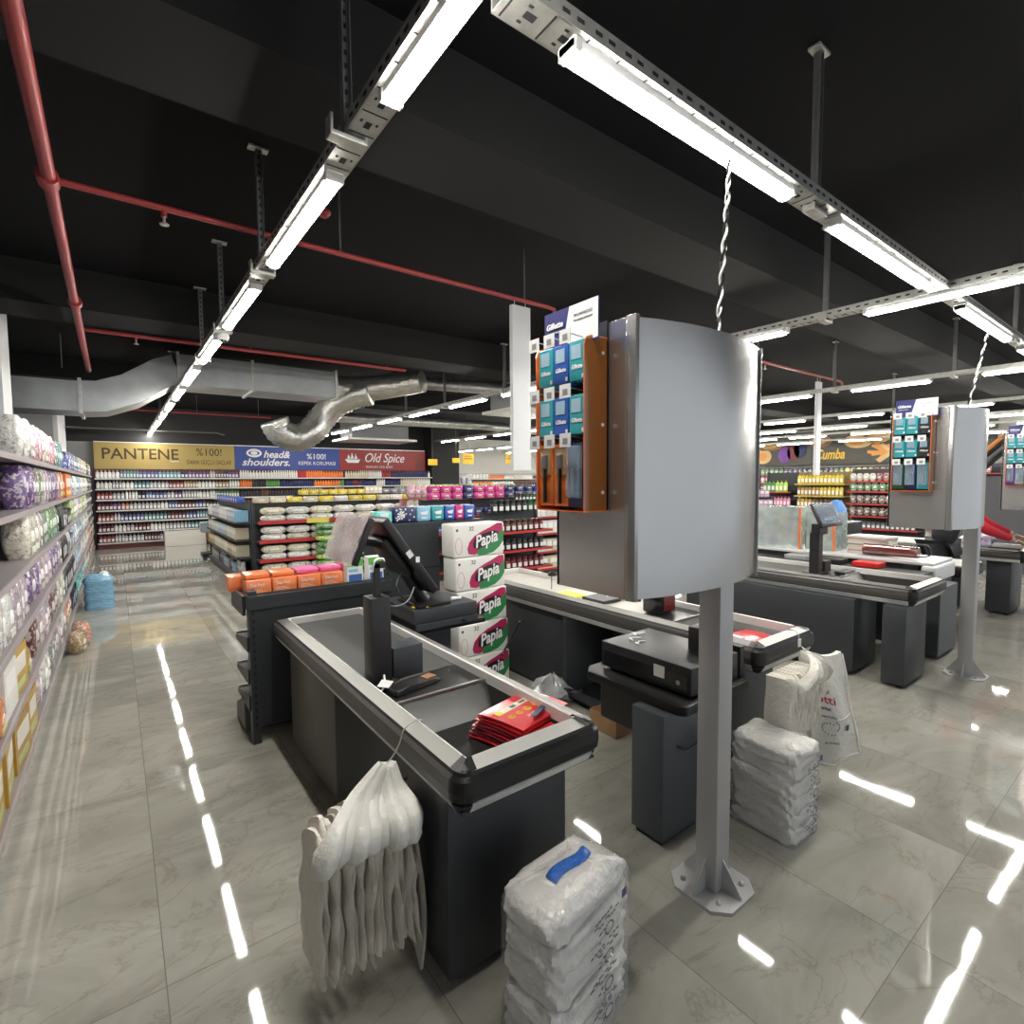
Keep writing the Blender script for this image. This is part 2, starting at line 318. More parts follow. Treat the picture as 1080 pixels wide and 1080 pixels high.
for i, (u, ln) in enumerate([(1.2, 1.45), (3.12, 1.5), (5.5, 1.62), (7.75, 1.5), (9.9, 1.5)]):
    fitting('x', 1.29, u, ln, '%s white tube light from the left in the cross row above the silver box' % ORD[i], 'tube lights of the cross row')
for i, (x, y, d) in enumerate([(.80, 2.14, 'just before the second lamp of the left row'), (.83, 3.80, 'at the gap before the third lamp of the left row'), (.84, 5.45, 'at the gap before the fourth lamp of the left row'),
                 (.845, 6.85, 'at the gap before the fifth lamp of the left row'), (2.93, 1.29, 'on the cross row right of the silver box'), (7.45, 1.29, 'on the cross row near the right edge'), (5.02, 2.1, 'on the second row beside the crossing'),
                 (5.02, 5.4, 'on the second row left of the white panel'), (5.02, 6.85, 'on the second row above the red sign'), (5.02, 8.75, 'further back on the second row'), (5.02, 10.4, 'well back on the second row'), (9.25, 3.7, 'on the third row left of the second box'), (9.25, 2.2, 'on the third row above the second box'),
                 (9.25, 12, 'far back on the third row'), (9.25, 8.6, 'back on the third row'), (13.1, 4.1, 'on the fourth row'), (.845, 10.4, 'far back on the left row'), (.845, 13.7, 'farthest back on the left row')]):
    hanger(x, y, 'metal strut holding the tray ' + d)
# camera / sensor on the tray joint
r = T('security_camera', 'small round white dome camera under the left lamp row', 'camera', (.845, 5.5, ZL - .02))
b = MB(); b.lathe([(.05, .0), (.055, -.03), (.045, -.055), (.02, -.07), (.001, -.075)], (.845, 5.5, ZL), WHITE, 20); b.build('body', r, 40)
b = MB(); b.lathe([(.026, -.06), (.024, -.078), (.001, -.082)], (.845, 5.48, ZL), BLACKG, 16); b.build('lens', r, 40)
# ================================================================ PIPES AND DUCTS
def arc(c, r, a0, a1, n, plane='xz'):
    out = []
    for i in range(n + 1):
        a = a0 + (a1 - a0) * i / n; u, v = r * math.cos(a), r * math.sin(a)
        out.append((c[0] + u, c[1], c[2] + v) if plane == 'xz' else ((c[0] + u, c[1] + v, c[2]) if plane == 'xy' else (c[0], c[1] + u, c[2] + v)))
    return out
pipes = []
def pipe(name, label, pts, r, extra=None):
    q = MB(); q.tube(pts, r, RED, 12)
    if extra: extra(q)
    o = tag(q.build(name, smooth=40), label, 'pipe', 'red sprinkler pipes under the ceiling'); pipes.append(o)
    for p in pts[1:3]:
        h = MB(); h.tube([(p[0] - .3, p[1], p[2]), (p[0] - .3, p[1], 3.92)], .006, GALVD, 6); h.build('pipe_hanger', o)
def coll1(q):
    for y in (1.3, 3.92, 6.4): q.tube([(-.222, y - .05, 3.42), (-.222, y + .05, 3.42)], .052, RED, 12)
pipe('sprinkler_pipe', 'thick red main pipe running down the left side under the ceiling', [(-.214, -1, 3.42), (-.218, 3.85, 3.42), (-.24, 10.1, 3.42)], .034, coll1)
pipe('sprinkler_pipe', 'red branch pipe crossing in front from the main pipe to beside the silver box', [(-.2, 3.92, 3.42), (1.7, 3.94, 3.42), (3.44, 3.955, 3.42), (3.51, 3.955, 3.41), (3.53, 3.955, 3.34)], .019)
pipe('sprinkler_pipe', 'red branch pipe ending above the white panel right of the silver box', [(5.57, 3.97, 3.42), (7.7, 3.98, 3.42), (10.2, 3.995, 3.42), (10.28, 3.995, 3.40), (10.3, 3.995, 3.3)], .019)
pipe('sprinkler_pipe', 'thin red branch pipe passing in front of the metal duct', [(-.225, 7.66, 3.465), (1.8, 7.66, 3.465), (3.7, 7.66, 3.465)], .022)
pipe('sprinkler_pipe', 'thin red branch pipe passing behind the bent flexible duct', [(.5, 12.2, 3.55), (2, 12.2, 3.55), (5, 12.2, 3.55)], .022)
pipe('sprinkler_pipe', 'farthest thin red pipe below the ceiling before the gold sign', [(-.3, 15.2, 3.45), (2, 15.2, 3.45), (3.4, 15.2, 3.45)], .022)
tag(MB().tube([(-.9, 16.6, 3.1), (2.3, 16.6, 3.1), (2.5, 16.6, 3.05)], .02, GALVD, 8).build('conduit', smooth=40), 'thin grey conduit above the gold sign', 'pipe')
def sprink(x, y, z, pp):
    q = MB(); q.tube([(x, y, z), (x, y, z - .05)], .016, RED, 10); q.tube([(x, y, z - .045), (x, y, z - .09)], .008, GALV, 8); q.lathe([(.001, -.09), (.026, -.092), (.026, -.097), (.001, -.1)], (x, y, z), GALV, 12); q.build('sprinkler_head', pp, 40)
sprink(.31, 3.93, 3.42, pipes[1]); sprink(.27, 7.66, 3.465, pipes[3]); sprink(7.6, 3.98, 3.42, pipes[2])
r = T('fire_detector', 'round red fire detector on the black ceiling right of the left lamp row', 'detector', (1.42, 3.75, 3.87))
b = MB(); b.lathe([(.05, 0), (.055, -.02), (.03, -.05), (.001, -.055)], (1.42, 4.35, 3.9), RED, 18); b.build('base', r, 40)
# flanged rectangular duct
r = T('air_duct', 'large rectangular metal duct stepping up from the left wall and running right under the ceiling', 'duct', (1, 9.6, 3))
def rect_path(q, pts, w_, h_, m):
    rings = []
    for i, p in enumerate(pts):
        a = Vector(pts[max(i - 1, 0)]); c_ = Vector(pts[min(i + 1, len(pts) - 1)]); t = (c_ - a).normalized(); up = Vector((0, 1, 0)); n = t.cross(up).normalized(); p = Vector(p)
        rings.append([p + up * w_ / 2 + n * h_ / 2, p + up * w_ / 2 - n * h_ / 2, p - up * w_ / 2 - n * h_ / 2, p - up * w_ / 2 + n * h_ / 2])
    q.loft(rings, m)
b = MB(); rect_path(b, [(-1.69, 10.1, 2.98), (-.35, 10.1, 2.98)], .8, .42, DUCT); b.build('wall_section', r)
b = MB(); rect_path(b, [(-.33, 10.1, 2.98), (-.1, 10.1, 3.0), (.25, 10.1, 3.14), (.65, 10.1, 3.42), (.85, 10.1, 3.5)], .8, .44, DUCT); b.build('offset_section', r, 50)
b = MB(); rect_path(b, [(.87, 10.1, 3.5), (1.9, 10.1, 3.5)], .8, .46, DUCT); rect_path(b, [(1.92, 10.1, 3.5), (3.3, 10.1, 3.5)], .8, .46, DUCT); b.build('main_section', r)
for x, z, h in [(-.34, 2.98, .5), (.86, 3.5, .52), (1.91, 3.5, .52), (3.3, 3.5, .52)]:
    b = MB(); b.box(x - .02, x + .02, 9.66, 10.54, z - h / 2, z + h / 2, GALV); b.build('flange', r)
b = MB(); b.tube([(3.3, 10.1, 3.5), (3.8, 10.0, 3.5), (4.3, 9.5, 3.55), (4.7, 9.0, 3.6)], [.24, .25, .22, .2], FOIL, 20); b.build('end_plenum', r, 50)

pts = [(4.0, 9.8, 3.45), (3.72, 10.0, 3.38), (3.42, 10.2, 3.2), (3.22, 10.3, 2.95), (3.02, 10.3, 2.70), (2.74, 10.3, 2.56), (2.46, 10.3, 2.66), (2.36, 10.3, 2.86)]
def smoothpts(p, n=6):
    p = [Vector(x) for x in p]; out = []
    for i in range(len(p) - 1):
        a, b_, c_, d = p[max(i - 1, 0)], p[i], p[i + 1], p[min(i + 2, len(p) - 1)]
        for k in range(n):
            t = k / n; out.append(.5 * ((2 * b_) + (c_ - a) * t + (2 * a - 5 * b_ + 4 * c_ - d) * t * t + (3 * b_ - a - 3 * c_ + d) * t ** 3))
    out.append(p[-1]); return out
sp = smoothpts(pts, 8); b = MB(); b.tube(sp, [.245 + (.012 if i % 2 else -.006) for i in range(len(sp))], FOIL, 20); b.build('flexible_hose', r, 70, label='silver flexible hose curling down')
sp = [Vector((4.5 + .25 * i, 9.3 - .045 * i, 3.62)) for i in range(16)]
b = MB(); b.tube(sp, .12, FOIL, 18); b.build('spiral_tube', r, 50)
for i in (0, 4, 8, 12, 15): b = MB(); b.tube([sp[i] + Vector((-.02, 0, 0)), sp[i] + Vector((.02, 0, 0))], .128, GALV, 18); b.build('coupling', r, 50)
r = T('spiral_duct', 'far round metal duct with a bend below the ceiling behind the lamp rows', 'duct', (6, 14, 3.3))
b = MB(); b.tube(smoothpts([(4.2, 14.5, 3.5), (6.5, 14.5, 3.5), (8.6, 14.3, 3.5), (9.4, 13.8, 3.45), (10.3, 13.4, 3.36), (13, 13.3, 3.36)], 6), .14, FOIL, 16); b.build('tube', r, 50)
r = T('ventilation_box', 'grey ventilation box with flared bottom hanging behind the lamps', 'duct', (6.6, 10.5, 3))
b = MB(); b.box(7.0, 8.2, 9.1, 10.1, 3.32, 3.9, GALVD); b.build('casing', r)
b = MB(); b.box(6.85, 8.35, 8.95, 10.25, 3.25, 3.32, GALV, .01); b.build('grille_frame', r)
r = T('ventilation_box', 'grey ventilation box hanging above the red sign', 'duct', (6.6, 14, 3))
b = MB(); b.box(5.6, 7.4, 15.2, 16.2, 3.0, 3.92, GALVD); b.build('casing', r)
b = MB(); b.box(5.4, 7.6, 15, 16.4, 2.95, 3.02, GALV, .01); b.build('grille_frame', r)
# white hanging panels
for (x, y, wd, z0, lb) in [(3.93, 5.04, .27, 1.86, 'tall blank white panel hanging from the ceiling left of the silver box'), (12.2, 5.2, .2, 1.80, 'narrow blank white panel hanging from the ceiling right of the silver box')]:
    r = T('ceiling_banner', lb, 'panel', (x, y, z0)); 
    b = MB(); b.box(x - wd / 2, x + wd / 2, y - .03, y + .03, z0, 3.8, WHITEP, .004); b.build('board', r)
    b = MB(); b.tube([(x - wd * .3, y, 3.8), (x - wd * .3, y, 3.9)], .006, GALV, 6); b.tube([(x + wd * .3, y, 3.8), (x + wd * .3, y, 3.9)], .006, GALV, 6); b.build('hanging_wire', r)
# ================================================================ SIGNS OF THE BACK WALL
SY = 17.98
GOLD = mat('gold_sign_board', (.42, .31, .10), .4, .2, noise=.15, nscale=.8); BLUES = mat('blue_sign_board', (.035, .07, .30), .45, noise=.2, nscale=.7); REDS = mat('red_sign_board', (.33, .03, .03), .45, noise=.2, nscale=.8)
def sign(x0, x1, m, label):
    r = T('brand_sign', label, 'sign', ((x0 + x1) / 2, SY + .1, 2.13), 'signs above the far wall shelves')
    b = MB(); b.box(x0, x1, SY, SY + .2, 2.13, 2.86, m); b.build('board', r)
    b = MB(); b.box(x0, x1, SY - .02, SY, 2.845, 2.865, ALUW); b.build('top_trim', r); return r
TXD = mat('dark_sign_lettering', (.06, .03, .01), .5); TXW = mat('white_lettering', (.8, .8, .8), .5)
X = (1, 0, 0); Z = (0, 0, 1)
r = sign(-.42, 2.945, GOLD, 'gold sign with dark lettering above the left end of the far shelves')
text('PANTENE', (.62, SY, 2.53), X, Z, .30, TXD, r, width=1.75, bold=.012); text('%100!', (2.28, SY, 2.62), X, Z, .22, TXD, r, width=.66); text('DAHA GÜÇLÜ SAÇLAR', (2.28, SY, 2.33), X, Z, .13, TXD, r, width=1.15)
b = MB(); b.tube([(1.3, SY - .006, 2.37), (1.36, SY - .006, 2.33), (1.42, SY - .006, 2.36), (1.5, SY - .006, 2.34)], .012, ALUW, 6); b.build('swirl_mark', r)
r = sign(2.955, 6.165, BLUES, 'blue sign with white lettering in the middle of the far wall')
text('head&', (4.15, SY, 2.60), X, Z, .22, TXW, r, width=.8, shear=.3, bold=.02); text('shoulders.', (3.85, SY, 2.35), X, Z, .22, TXW, r, width=1.4, shear=.3, bold=.02)
text('%100!', (5.4, SY, 2.56), X, Z, .18, TXW, r, width=.62, bold=.01); text('KEPEK KORUMASI', (5.42, SY, 2.34), X, Z, .12, TXW, r, width=1.2)
def ring(q, c, rx, rz, wd, m, y, n=24):
    for k in range(n):
        a, a2 = 2 * PI * k / n, 2 * PI * (k + 1) / n
        q.mesh_part([(c[0] + rx * math.cos(a), y, c[1] + rz * math.sin(a)), (c[0] + rx * math.cos(a2), y, c[1] + rz * math.sin(a2)), (c[0] + (rx - wd) * math.cos(a2), y, c[1] + (rz - wd) * math.sin(a2)), (c[0] + (rx - wd) * math.cos(a), y, c[1] + (rz - wd) * math.sin(a))], [(0, 1, 2, 3)], m)
b = MB(); ring(b, (3.5, 2.64), .22, .13, .06, TXW, SY - .004); ring(b, (3.5, 2.64), .10, .06, .06, TXW, SY - .004); b.build('round_emblem', r)
r = sign(6.175, 9.42, REDS, 'red sign with white script above the right end of the far shelves')
text('Old Spice', (7.78, SY, 2.55), X, Z, .32, TXW, r, width=1.5, shear=.35, bold=.008); text('ERKEKLERE ÖZEL BAKIM', (7.6, SY, 2.24), X, Z, .07, TXW, r, width=1.0)
b = MB(); b.mesh_part([(6.35, SY - .004, 2.50), (6.9, SY - .004, 2.50), (6.82, SY - .004, 2.38), (6.45, SY - .004, 2.38)], [(0, 1, 2, 3)], TXW)
for sx_, hh in ((6.48, .15), (6.6, .22), (6.73, .18)): b.mesh_part([(sx_ - .05, SY - .004, 2.51), (sx_ + .07, SY - .004, 2.53), (sx_, SY - .004, 2.52 + hh)], [(0, 1, 2)], TXW)
b.build('sailing_ship_mark', r)
b = MB(); b.lathe([(.001, -.3), (.12, -.28), (.15, -.05), (.12, .1), (.06, .14), (.07, .22), (.04, .3), (.001, .31)], (9.15, SY, 2.45), mat('faded_figure_print', (.22, .06, .05), .6), 14, sy=.02); b.build('printed_figure', r, 50)
# ================================================================ PRODUCT PROTOTYPES (base centre at the origin, front towards -Y)
PROT = {}
def proto(name, q, smooth=None):
    o = q.build(name, smooth=smooth, coll=False); PROT[name] = o
def bottle(name, w_, d_, h_, cap=.22, cr=.35, lab=True):
    q = MB(); hb = h_ * (1 - cap); rr = w_ / 2
    q.lathe([(rr * .9, 0), (rr, .01), (rr, hb * .8), (rr * .75, hb * .95), (rr * cr, hb)], (0, 0, 0), P_COL, 10, sy=d_ / w_)
    q.lathe([(rr * cr * 1.15, hb), (rr * cr * 1.15, h_ * .99), (rr * cr, h_)], (0, 0, 0), P_DARK, 8)
    if lab: q.mesh_part([(-rr * .72, -d_ * .48, hb * .18), (rr * .72, -d_ * .48, hb * .18), (rr * .72, -d_ * .48, hb * .62), (-rr * .72, -d_ * .48, hb * .62)], [(0, 1, 2, 3)], P_LIGHT)
    proto(name, q, 50)
bottle('shampoo_bottle', .078, .05, .22); bottle('slim_bottle', .06, .045, .235, .18, .5); bottle('tall_bottle', .09, .07, .27, .15, .3); bottle('jar', .085, .085, .16, .22, .95)
def boxp(name, w_, d_, h_, band=True, bev=0):
    q = MB(); q.box(-w_ / 2, w_ / 2, -d_ / 2, d_ / 2, 0, h_, P_COL, bev)
    if band: q.box(-w_ * .38, w_ * .38, -d_ / 2 - .001, -d_ / 2, h_ * .45, h_ * .82, P_LIGHT); q.box(-w_ * .38, w_ * .3, -d_ / 2 - .001, -d_ / 2, h_ * .12, h_ * .28, P_HUE)
    proto(name, q)
boxp('carton', .12, .16, .2); boxp('small_carton', .08, .1, .13); boxp('large_carton', .30, .3, .22)
P_LAB = objcol('soft_pack_label', lighten=.5)
def softp(name, w_, d_, h_, puff=.25, label=True, seg=1, m=None):
    q = MB(); rings = []; n = 12
    for k in range(7):
        t = k / 6; z = h_ * t; s_ = 1 - puff * (abs(2 * t - 1)) ** 3
        rings.append([(w_ / 2 * s_ * math.copysign(abs(math.cos(a)) ** .45, math.cos(a)), d_ / 2 * s_ * math.copysign(abs(math.sin(a)) ** .45, math.sin(a)), z) for a in [2 * PI * (i + .5) / n for i in range(n)]])
    q.loft(rings, m or P_SOFT)
    if label: q.lathe([(.001, h_ * .36), (w_ * .22, h_ * .38), (w_ * .26, h_ * .5), (w_ * .2, h_ * .62), (.001, h_ * .64)], (0, -d_ * .42, 0), P_LAB, 10, sy=.3); q.box(-w_ * .22, w_ * .3, -d_ * .505, -d_ * .48, h_ * .12, h_ * .26, P_HUE)
    proto(name, q, 60)
softp('wipes_pack', .26, .14, .075, .35); softp('flow_pack', .2, .12, .26, .2); softp('toy_pack', .24, .14, .30, .3); softp('roll_pack', .26, .16, .13, .12, m=P_ROLL); softp('snack_bag', .17, .07, .24, .45); softp('pillow_pack', .42, .18, .10, .5)
def hangp(name, w_, h_):
    q = MB(); q.box(-w_ / 2, w_ / 2, -.006, .006, 0, h_, P_COL, .003); q.box(-w_ * .4, w_ * .4, -.03, -.006, h_ * .08, h_ * .55, P_HUE, .008); q.box(-w_ * .4, w_ * .4, -.0075, -.006, h_ * .62, h_ * .78, P_LIGHT)
    proto(name, q)
hangp('hanging_card', .14, .24)
WORD = {'shampoo_bottle': ('bottle', 'shampoo bottle'), 'slim_bottle': ('bottle', 'slim bottle'), 'tall_bottle': ('bottle', 'tall bottle'), 'jar': ('jar', 'jar'), 'carton': ('box', 'box'), 'small_carton': ('box', 'small box'), 'large_carton': ('box', 'large box'),
        'wipes_pack': ('pack', 'wipes pack'), 'flow_pack': ('pack', 'pouch'), 'toy_pack': ('pack', 'bag'), 'roll_pack': ('pack', 'soft pack'), 'snack_bag': ('bag', 'snack bag'), 'pillow_pack': ('pack', 'pillow pack'), 'hanging_card': ('pack', 'carded product')}
def put(kind, xyz, rz, color, where, s=(1, 1, 1), tilt=0):
    o = PROT[kind].copy(); C.objects.link(o); o.location = xyz; o.rotation_euler = (tilt, 0, rz); o.scale = s
    c = CNAME[color]; j = .75 + .3 * random.random()
    if kind in ('shampoo_bottle', 'slim_bottle', 'snack_bag', 'toy_pack', 'flow_pack'):
        g_ = sum(c) / 3; c = tuple(x * .62 + g_ * .38 for x in c)
    o.color = (c[0] * j, c[1] * j, c[2] * j, 1)
    cat, wd = WORD[kind]; o['category'] = cat; o['group'] = '%s %s' % (PLUR.get(wd, wd + 's'), where); REG.setdefault(where, []).append((o, color, wd))
    return o
PLUR = {'wipes pack': 'wipes packs', 'box': 'boxes', 'small box': 'small boxes', 'large box': 'large boxes'}; REG = {}
CI = co.matrix_world.inverted()
ONES = 'first second third fourth fifth sixth seventh eighth ninth tenth eleventh twelfth thirteenth fourteenth fifteenth sixteenth seventeenth eighteenth nineteenth'.split(); TENS = 'twenty thirty forty fifty sixty seventy eighty ninety'.split()
def nth(n):
    if n <= 19: return ONES[n - 1]
    t, u = divmod(n, 10); return (TENS[t - 2][:-1] + 'ieth') if u == 0 else TENS[t - 2] + '-' + ONES[u - 1]
def write_labels():
    for where, items in REG.items():
        es = []
        for o, c, wd in items:
            p = CI @ Vector(o.location); es.append((p.x / max(.1, -p.z), o, c, wd))
        L = [Vector(e[1].location) for e in es]; ctr = sum(L, Vector()) / len(L); far = max(L, key=lambda v: ((v - ctr).xy).length); ax = Vector(((far - ctr).x, (far - ctr).y, 0))
        if ax.length < 1e-6: ax = Vector((1, 0, 0))
        ax.normalize(); es.sort(key=lambda e: e[0]); sgn = 1 if (Vector(es[-1][1].location) - Vector(es[0][1].location)).dot(ax) >= 0 else -1
        pos = sorted(((Vector(e[1].location) - ctr).dot(ax) * sgn, e) for e in es) if False else sorted([((Vector(e[1].location) - ctr).dot(ax) * sgn, i) for i, e in enumerate(es)])
        cols = []; 
        for d, i in pos:
            if cols and d - cols[-1][0] < .03: cols[-1][1].append(i)
            else: cols.append([d, [i]])
        for n, (d, ii) in enumerate(cols):
            ii.sort(key=lambda i: es[i][1].location.z)
            for q, i in enumerate(ii):
                _, o, c, wd = es[i]; lay = '' if len(ii) == 1 else ((['lower', 'upper'] if len(ii) == 2 else ['bottom', 'middle', 'top'] if len(ii) == 3 else [nth(z + 1) + ' up' for z in range(len(ii))])[q] + ' ')
                side = (nth(n + 1) + ' from the left ') if len(cols) > 1 else ''
                lab = '%s%s %s, %s%s' % (lay if not lay.endswith('up ') else '', c, wd, side, where)
                if lay.endswith('up '): lab = '%s %s, %s, %s%s' % (c, wd, lay.strip(), side.replace(' from the left', ' column'), where)
                ww = lab.split()
                if len(ww) > 16: lab = lab.replace('from the left', 'from left'); ww = lab.split()
                if len(ww) > 16: lab = lab.replace('on the ', ''); ww = lab.split()
                o['label'] = ' '.join(ww[:16])
def stuff_row(entries, name, label, cat):
    """what lies past the three hundred that show largest: one object"""
    bm = bmesh.new(); mats = []
    for kind, xyz, rz, color, s in entries:
        me = PROT[kind].data.copy(); me.transform(Matrix.Translation(xyz) @ Matrix.Rotation(rz, 4, 'Z') @ Matrix.Diagonal((*s, 1)))
        base = mat('far_goods_' + color, CNAME[color], .4)
        if base not in mats: mats.append(base)
        k = mats.index(base)
        n0 = len(bm.faces); bm.from_mesh(me); bm.faces.ensure_lookup_table()
        for f in bm.faces[n0:]: f.material_index = k
        bpy.data.meshes.remove(me)
    me = bpy.data.meshes.new(name); bm.to_mesh(me); bm.free()
    for m in mats: me.materials.append(m)
    o = bpy.data.objects.new(name, me); C.objects.link(o); return tag(o, label, cat, kind='stuff')
# ---------------------------------------------------------------- shelf units
def shelf_unit(name, label, o, ang, length, depth, levels, height, metal, rail, pitch=1.0, base=.12, back=True, grp=None, cat='shelf', railh=.035):
    """o = front left bottom corner, local +x runs along the front, local +y goes into the unit"""
    R = Matrix.Translation(o) @ Matrix.Rotation(ang, 4, 'Z'); r = T(name, label, cat, o, grp, rz=ang)
    def B(nm, parent, *boxes):
        q = MB()
        for bx in boxes: q.box(*bx[:6], bx[6])
        ob = q.build(nm); ob.parent = parent; return ob
    B('base_plinth', r, (0, length, .02, depth, 0, base, metal))
    if back: B('back_panel', r, (0, length, depth - .03, depth, base, height, metal))
    n = max(1, round(length / pitch))
    for i in range(n + 1):
        x = length * i / n; B('upright', r, (x - .02, x + .02, depth - (.07 if depth > .3 else .032), depth - .01, 0, height + .01, metal))
    for z in levels:
        sh = B('shelf', r, (0, length, .0, depth - .03, z - .025, z, metal)); B('price_rail', sh, (0, length, -.012, -.001, z - .03, z + railh - .03, rail))
    return r, R
DKM = mat('dark_shelf_metal', (.045, .048, .052), .45, .3); RAILW = mat('white_price_rail', (.62, .60, .58), .4); RAILR = mat('red_price_rail', (.45, .03, .03), .4); WHM = mat('white_shelf_metal', (.5, .5, .5), .5)
def fill(R, ang, z, x0, x1, kinds, colors, where, y=.07, gap=.006, run=(3, 8), rows=1, s=1, collect=None, rowd=.12, stack=1, jit=0, maxh=9, zs=1):
    x = x0
    while x < x1 - .05:
        k = random.choice(kinds); c = random.choice(colors); me = PROT[k].data
        wdt = (max(v.co.x for v in me.vertices) * 2) * s + gap; yd = max(y, max(v.co.y for v in me.vertices) * s + .01); hh = max(v.co.z for v in me.vertices) * s
        for _ in range(random.randint(*run)):
            if x + wdt > x1: break
            for q in range(rows):
                for st in range(stack):
                    p = R @ Vector((x + wdt / 2, yd + q * rowd + random.uniform(-jit, jit), z + .001 + st * hh))
                    if collect is not None: collect.append((k, p, ang, c, (s, s, s)))
                    else: put(k, p, ang + random.uniform(-jit, jit) * 8, c, where, (s, s, min(s * zs, maxh / (hh / s)) * (1 - random.random() * jit * 3)))
            x += wdt
        if x + .05 > x1: break
        if wdt > x1 - x: break
# far wall shelves -------------------------------------------------
LV = [.16, .44, .72, 1.02, 1.30, 1.585, 1.865]
r, R = shelf_unit('wall_shelving', 'long dark red wall shelving filled with bottles under the three signs', (-.42, 17.45, 0), 0, 9.85, .5, LV, 2.12, mat('maroon_shelf_metal', (.10, .02, .025), .5), RAILW, .98)
LN = ['bottom', 'second lowest', 'third lowest', 'middle', 'third highest', 'second highest', 'top']
rest = []
for i, z in enumerate(LV):
    pal = [['red', 'maroon', 'silver', 'black', 'silver'], ['maroon', 'silver', 'white', 'black'], ['blue', 'silver', 'teal', 'white'], ['orange', 'white', 'silver', 'purple'], ['white', 'silver', 'black', 'blue'], ['white', 'silver', 'cream', 'teal'], ['white', 'blue', 'teal', 'cream', 'gold']][i]
    wh = 'on the %s shelf under the gold sign' % LN[i]
    # the red run at the left end, then the rest
    x = .02
    for k in range(4): put('shampoo_bottle', R @ Vector((x + .045, .07, z + .001)), 0, ['red', 'maroon', 'red', 'maroon', 'red', 'white', 'white'][i], wh); x += .084
    lim = 3.35 if i > 0 else 2.2
    while x < lim:
        sect = int(x / .85); random.seed(i * 31 + sect); 
        if x < 1.5: cc = pal
        elif x < 2.3: cc = [['maroon', 'silver', 'brown'], ['teal', 'purple', 'maroon', 'silver'], ['blue', 'purple', 'teal', 'maroon'], ['purple', 'blue', 'black', 'maroon'], ['purple', 'black', 'silver'], ['teal', 'red', 'black', 'gold'], ['brown', 'purple', 'navy', 'silver']][i]
        else: cc = [['brown', 'cream', 'silver'], ['brown', 'gold', 'silver', 'cream'], ['brown', 'gold', 'cream'], ['black', 'brown', 'purple', 'gold'], ['white', 'green', 'black'], ['red', 'maroon', 'gold', 'white'], ['purple', 'navy', 'brown', 'gold', 'cream']][i]
        random.seed(int(i * 977 + x * 100)); c = random.choice(cc); k = random.choice(['shampoo_bottle', 'slim_bottle', 'shampoo_bottle'])
        for _ in range(random.randint(2, 6)):
            if x > lim: break
            put(k, R @ Vector((x + .042, .07, z + .001)), 0, c, wh); x += .088 if k == 'shampoo_bottle' else .07
    if i >= 3:
        fill(R, 0, z, lim + .06, 6.6, ['shampoo_bottle', 'slim_bottle'], [['brown', 'gold', 'black'], ['black', 'cream', 'white', 'brown'], ['orange', 'white', 'green', 'black', 'navy'], ['gold', 'white', 'red', 'orange', 'navy', 'blue']][i - 3], 'x', collect=rest)
        fill(R, 0, z, 6.6, 9.8, ['slim_bottle', 'shampoo_bottle'], [['maroon', 'cream', 'navy', 'white'], ['maroon', 'white', 'purple', 'cream'], ['cream', 'maroon', 'navy', 'white'], ['red', 'cream', 'navy', 'white']][i - 3], 'x', collect=rest)
random.seed(11)
stuff_row(rest, 'toiletry_bottles', 'mixed rows of toiletry bottles and tubes on the wall shelves under the blue and red signs', 'bottles')
# a large white carton block and a wrapped item on the bottom shelf front, and the box on the floor
q = MB(); q.box(1.02, 2.0, 17.05, 17.4, .0, .40, CARTON, .01); tag(q.build('floor_carton'), 'long pale carton on the floor before the far shelves', 'box')
q = MB(); q.box(2.02, 2.22, 17.0, 17.4, .10, .38, CARD, .005); q.box(2.02, 2.22, 17.0, 17.4, 0, .10, BLACK); tag(q.build('cardboard_box'), 'small brown box beside the pale carton at the far shelves', 'box')
# trolley silhouette at the gondola corner
r = T('hand_truck', 'black wheeled display stand beside the gondola in the left aisle', 'trolley', (1.70, 13.7, 0))
b = MB(); b.box(1.5, 1.9, 13.5, 13.9, .05, .16, BLACK, .02); b.build('base', r)
b = MB(); b.box(1.68, 1.72, 13.68, 13.72, .16, 1.0, BLACK); b.build('post', r)
b = MB(); b.box(1.5, 1.88, 13.55, 13.85, .62, .85, mat('clear_grey_bin', (.25, .3, .32), .3), .02); b.build('bin', r)
for sx_ in (1.55, 1.85):
    b = MB(); b.tube([(sx_ - .02, 13.54, .035), (sx_ + .02, 13.54, .035)], .035, BLACK, 10); b.build('wheel', r)
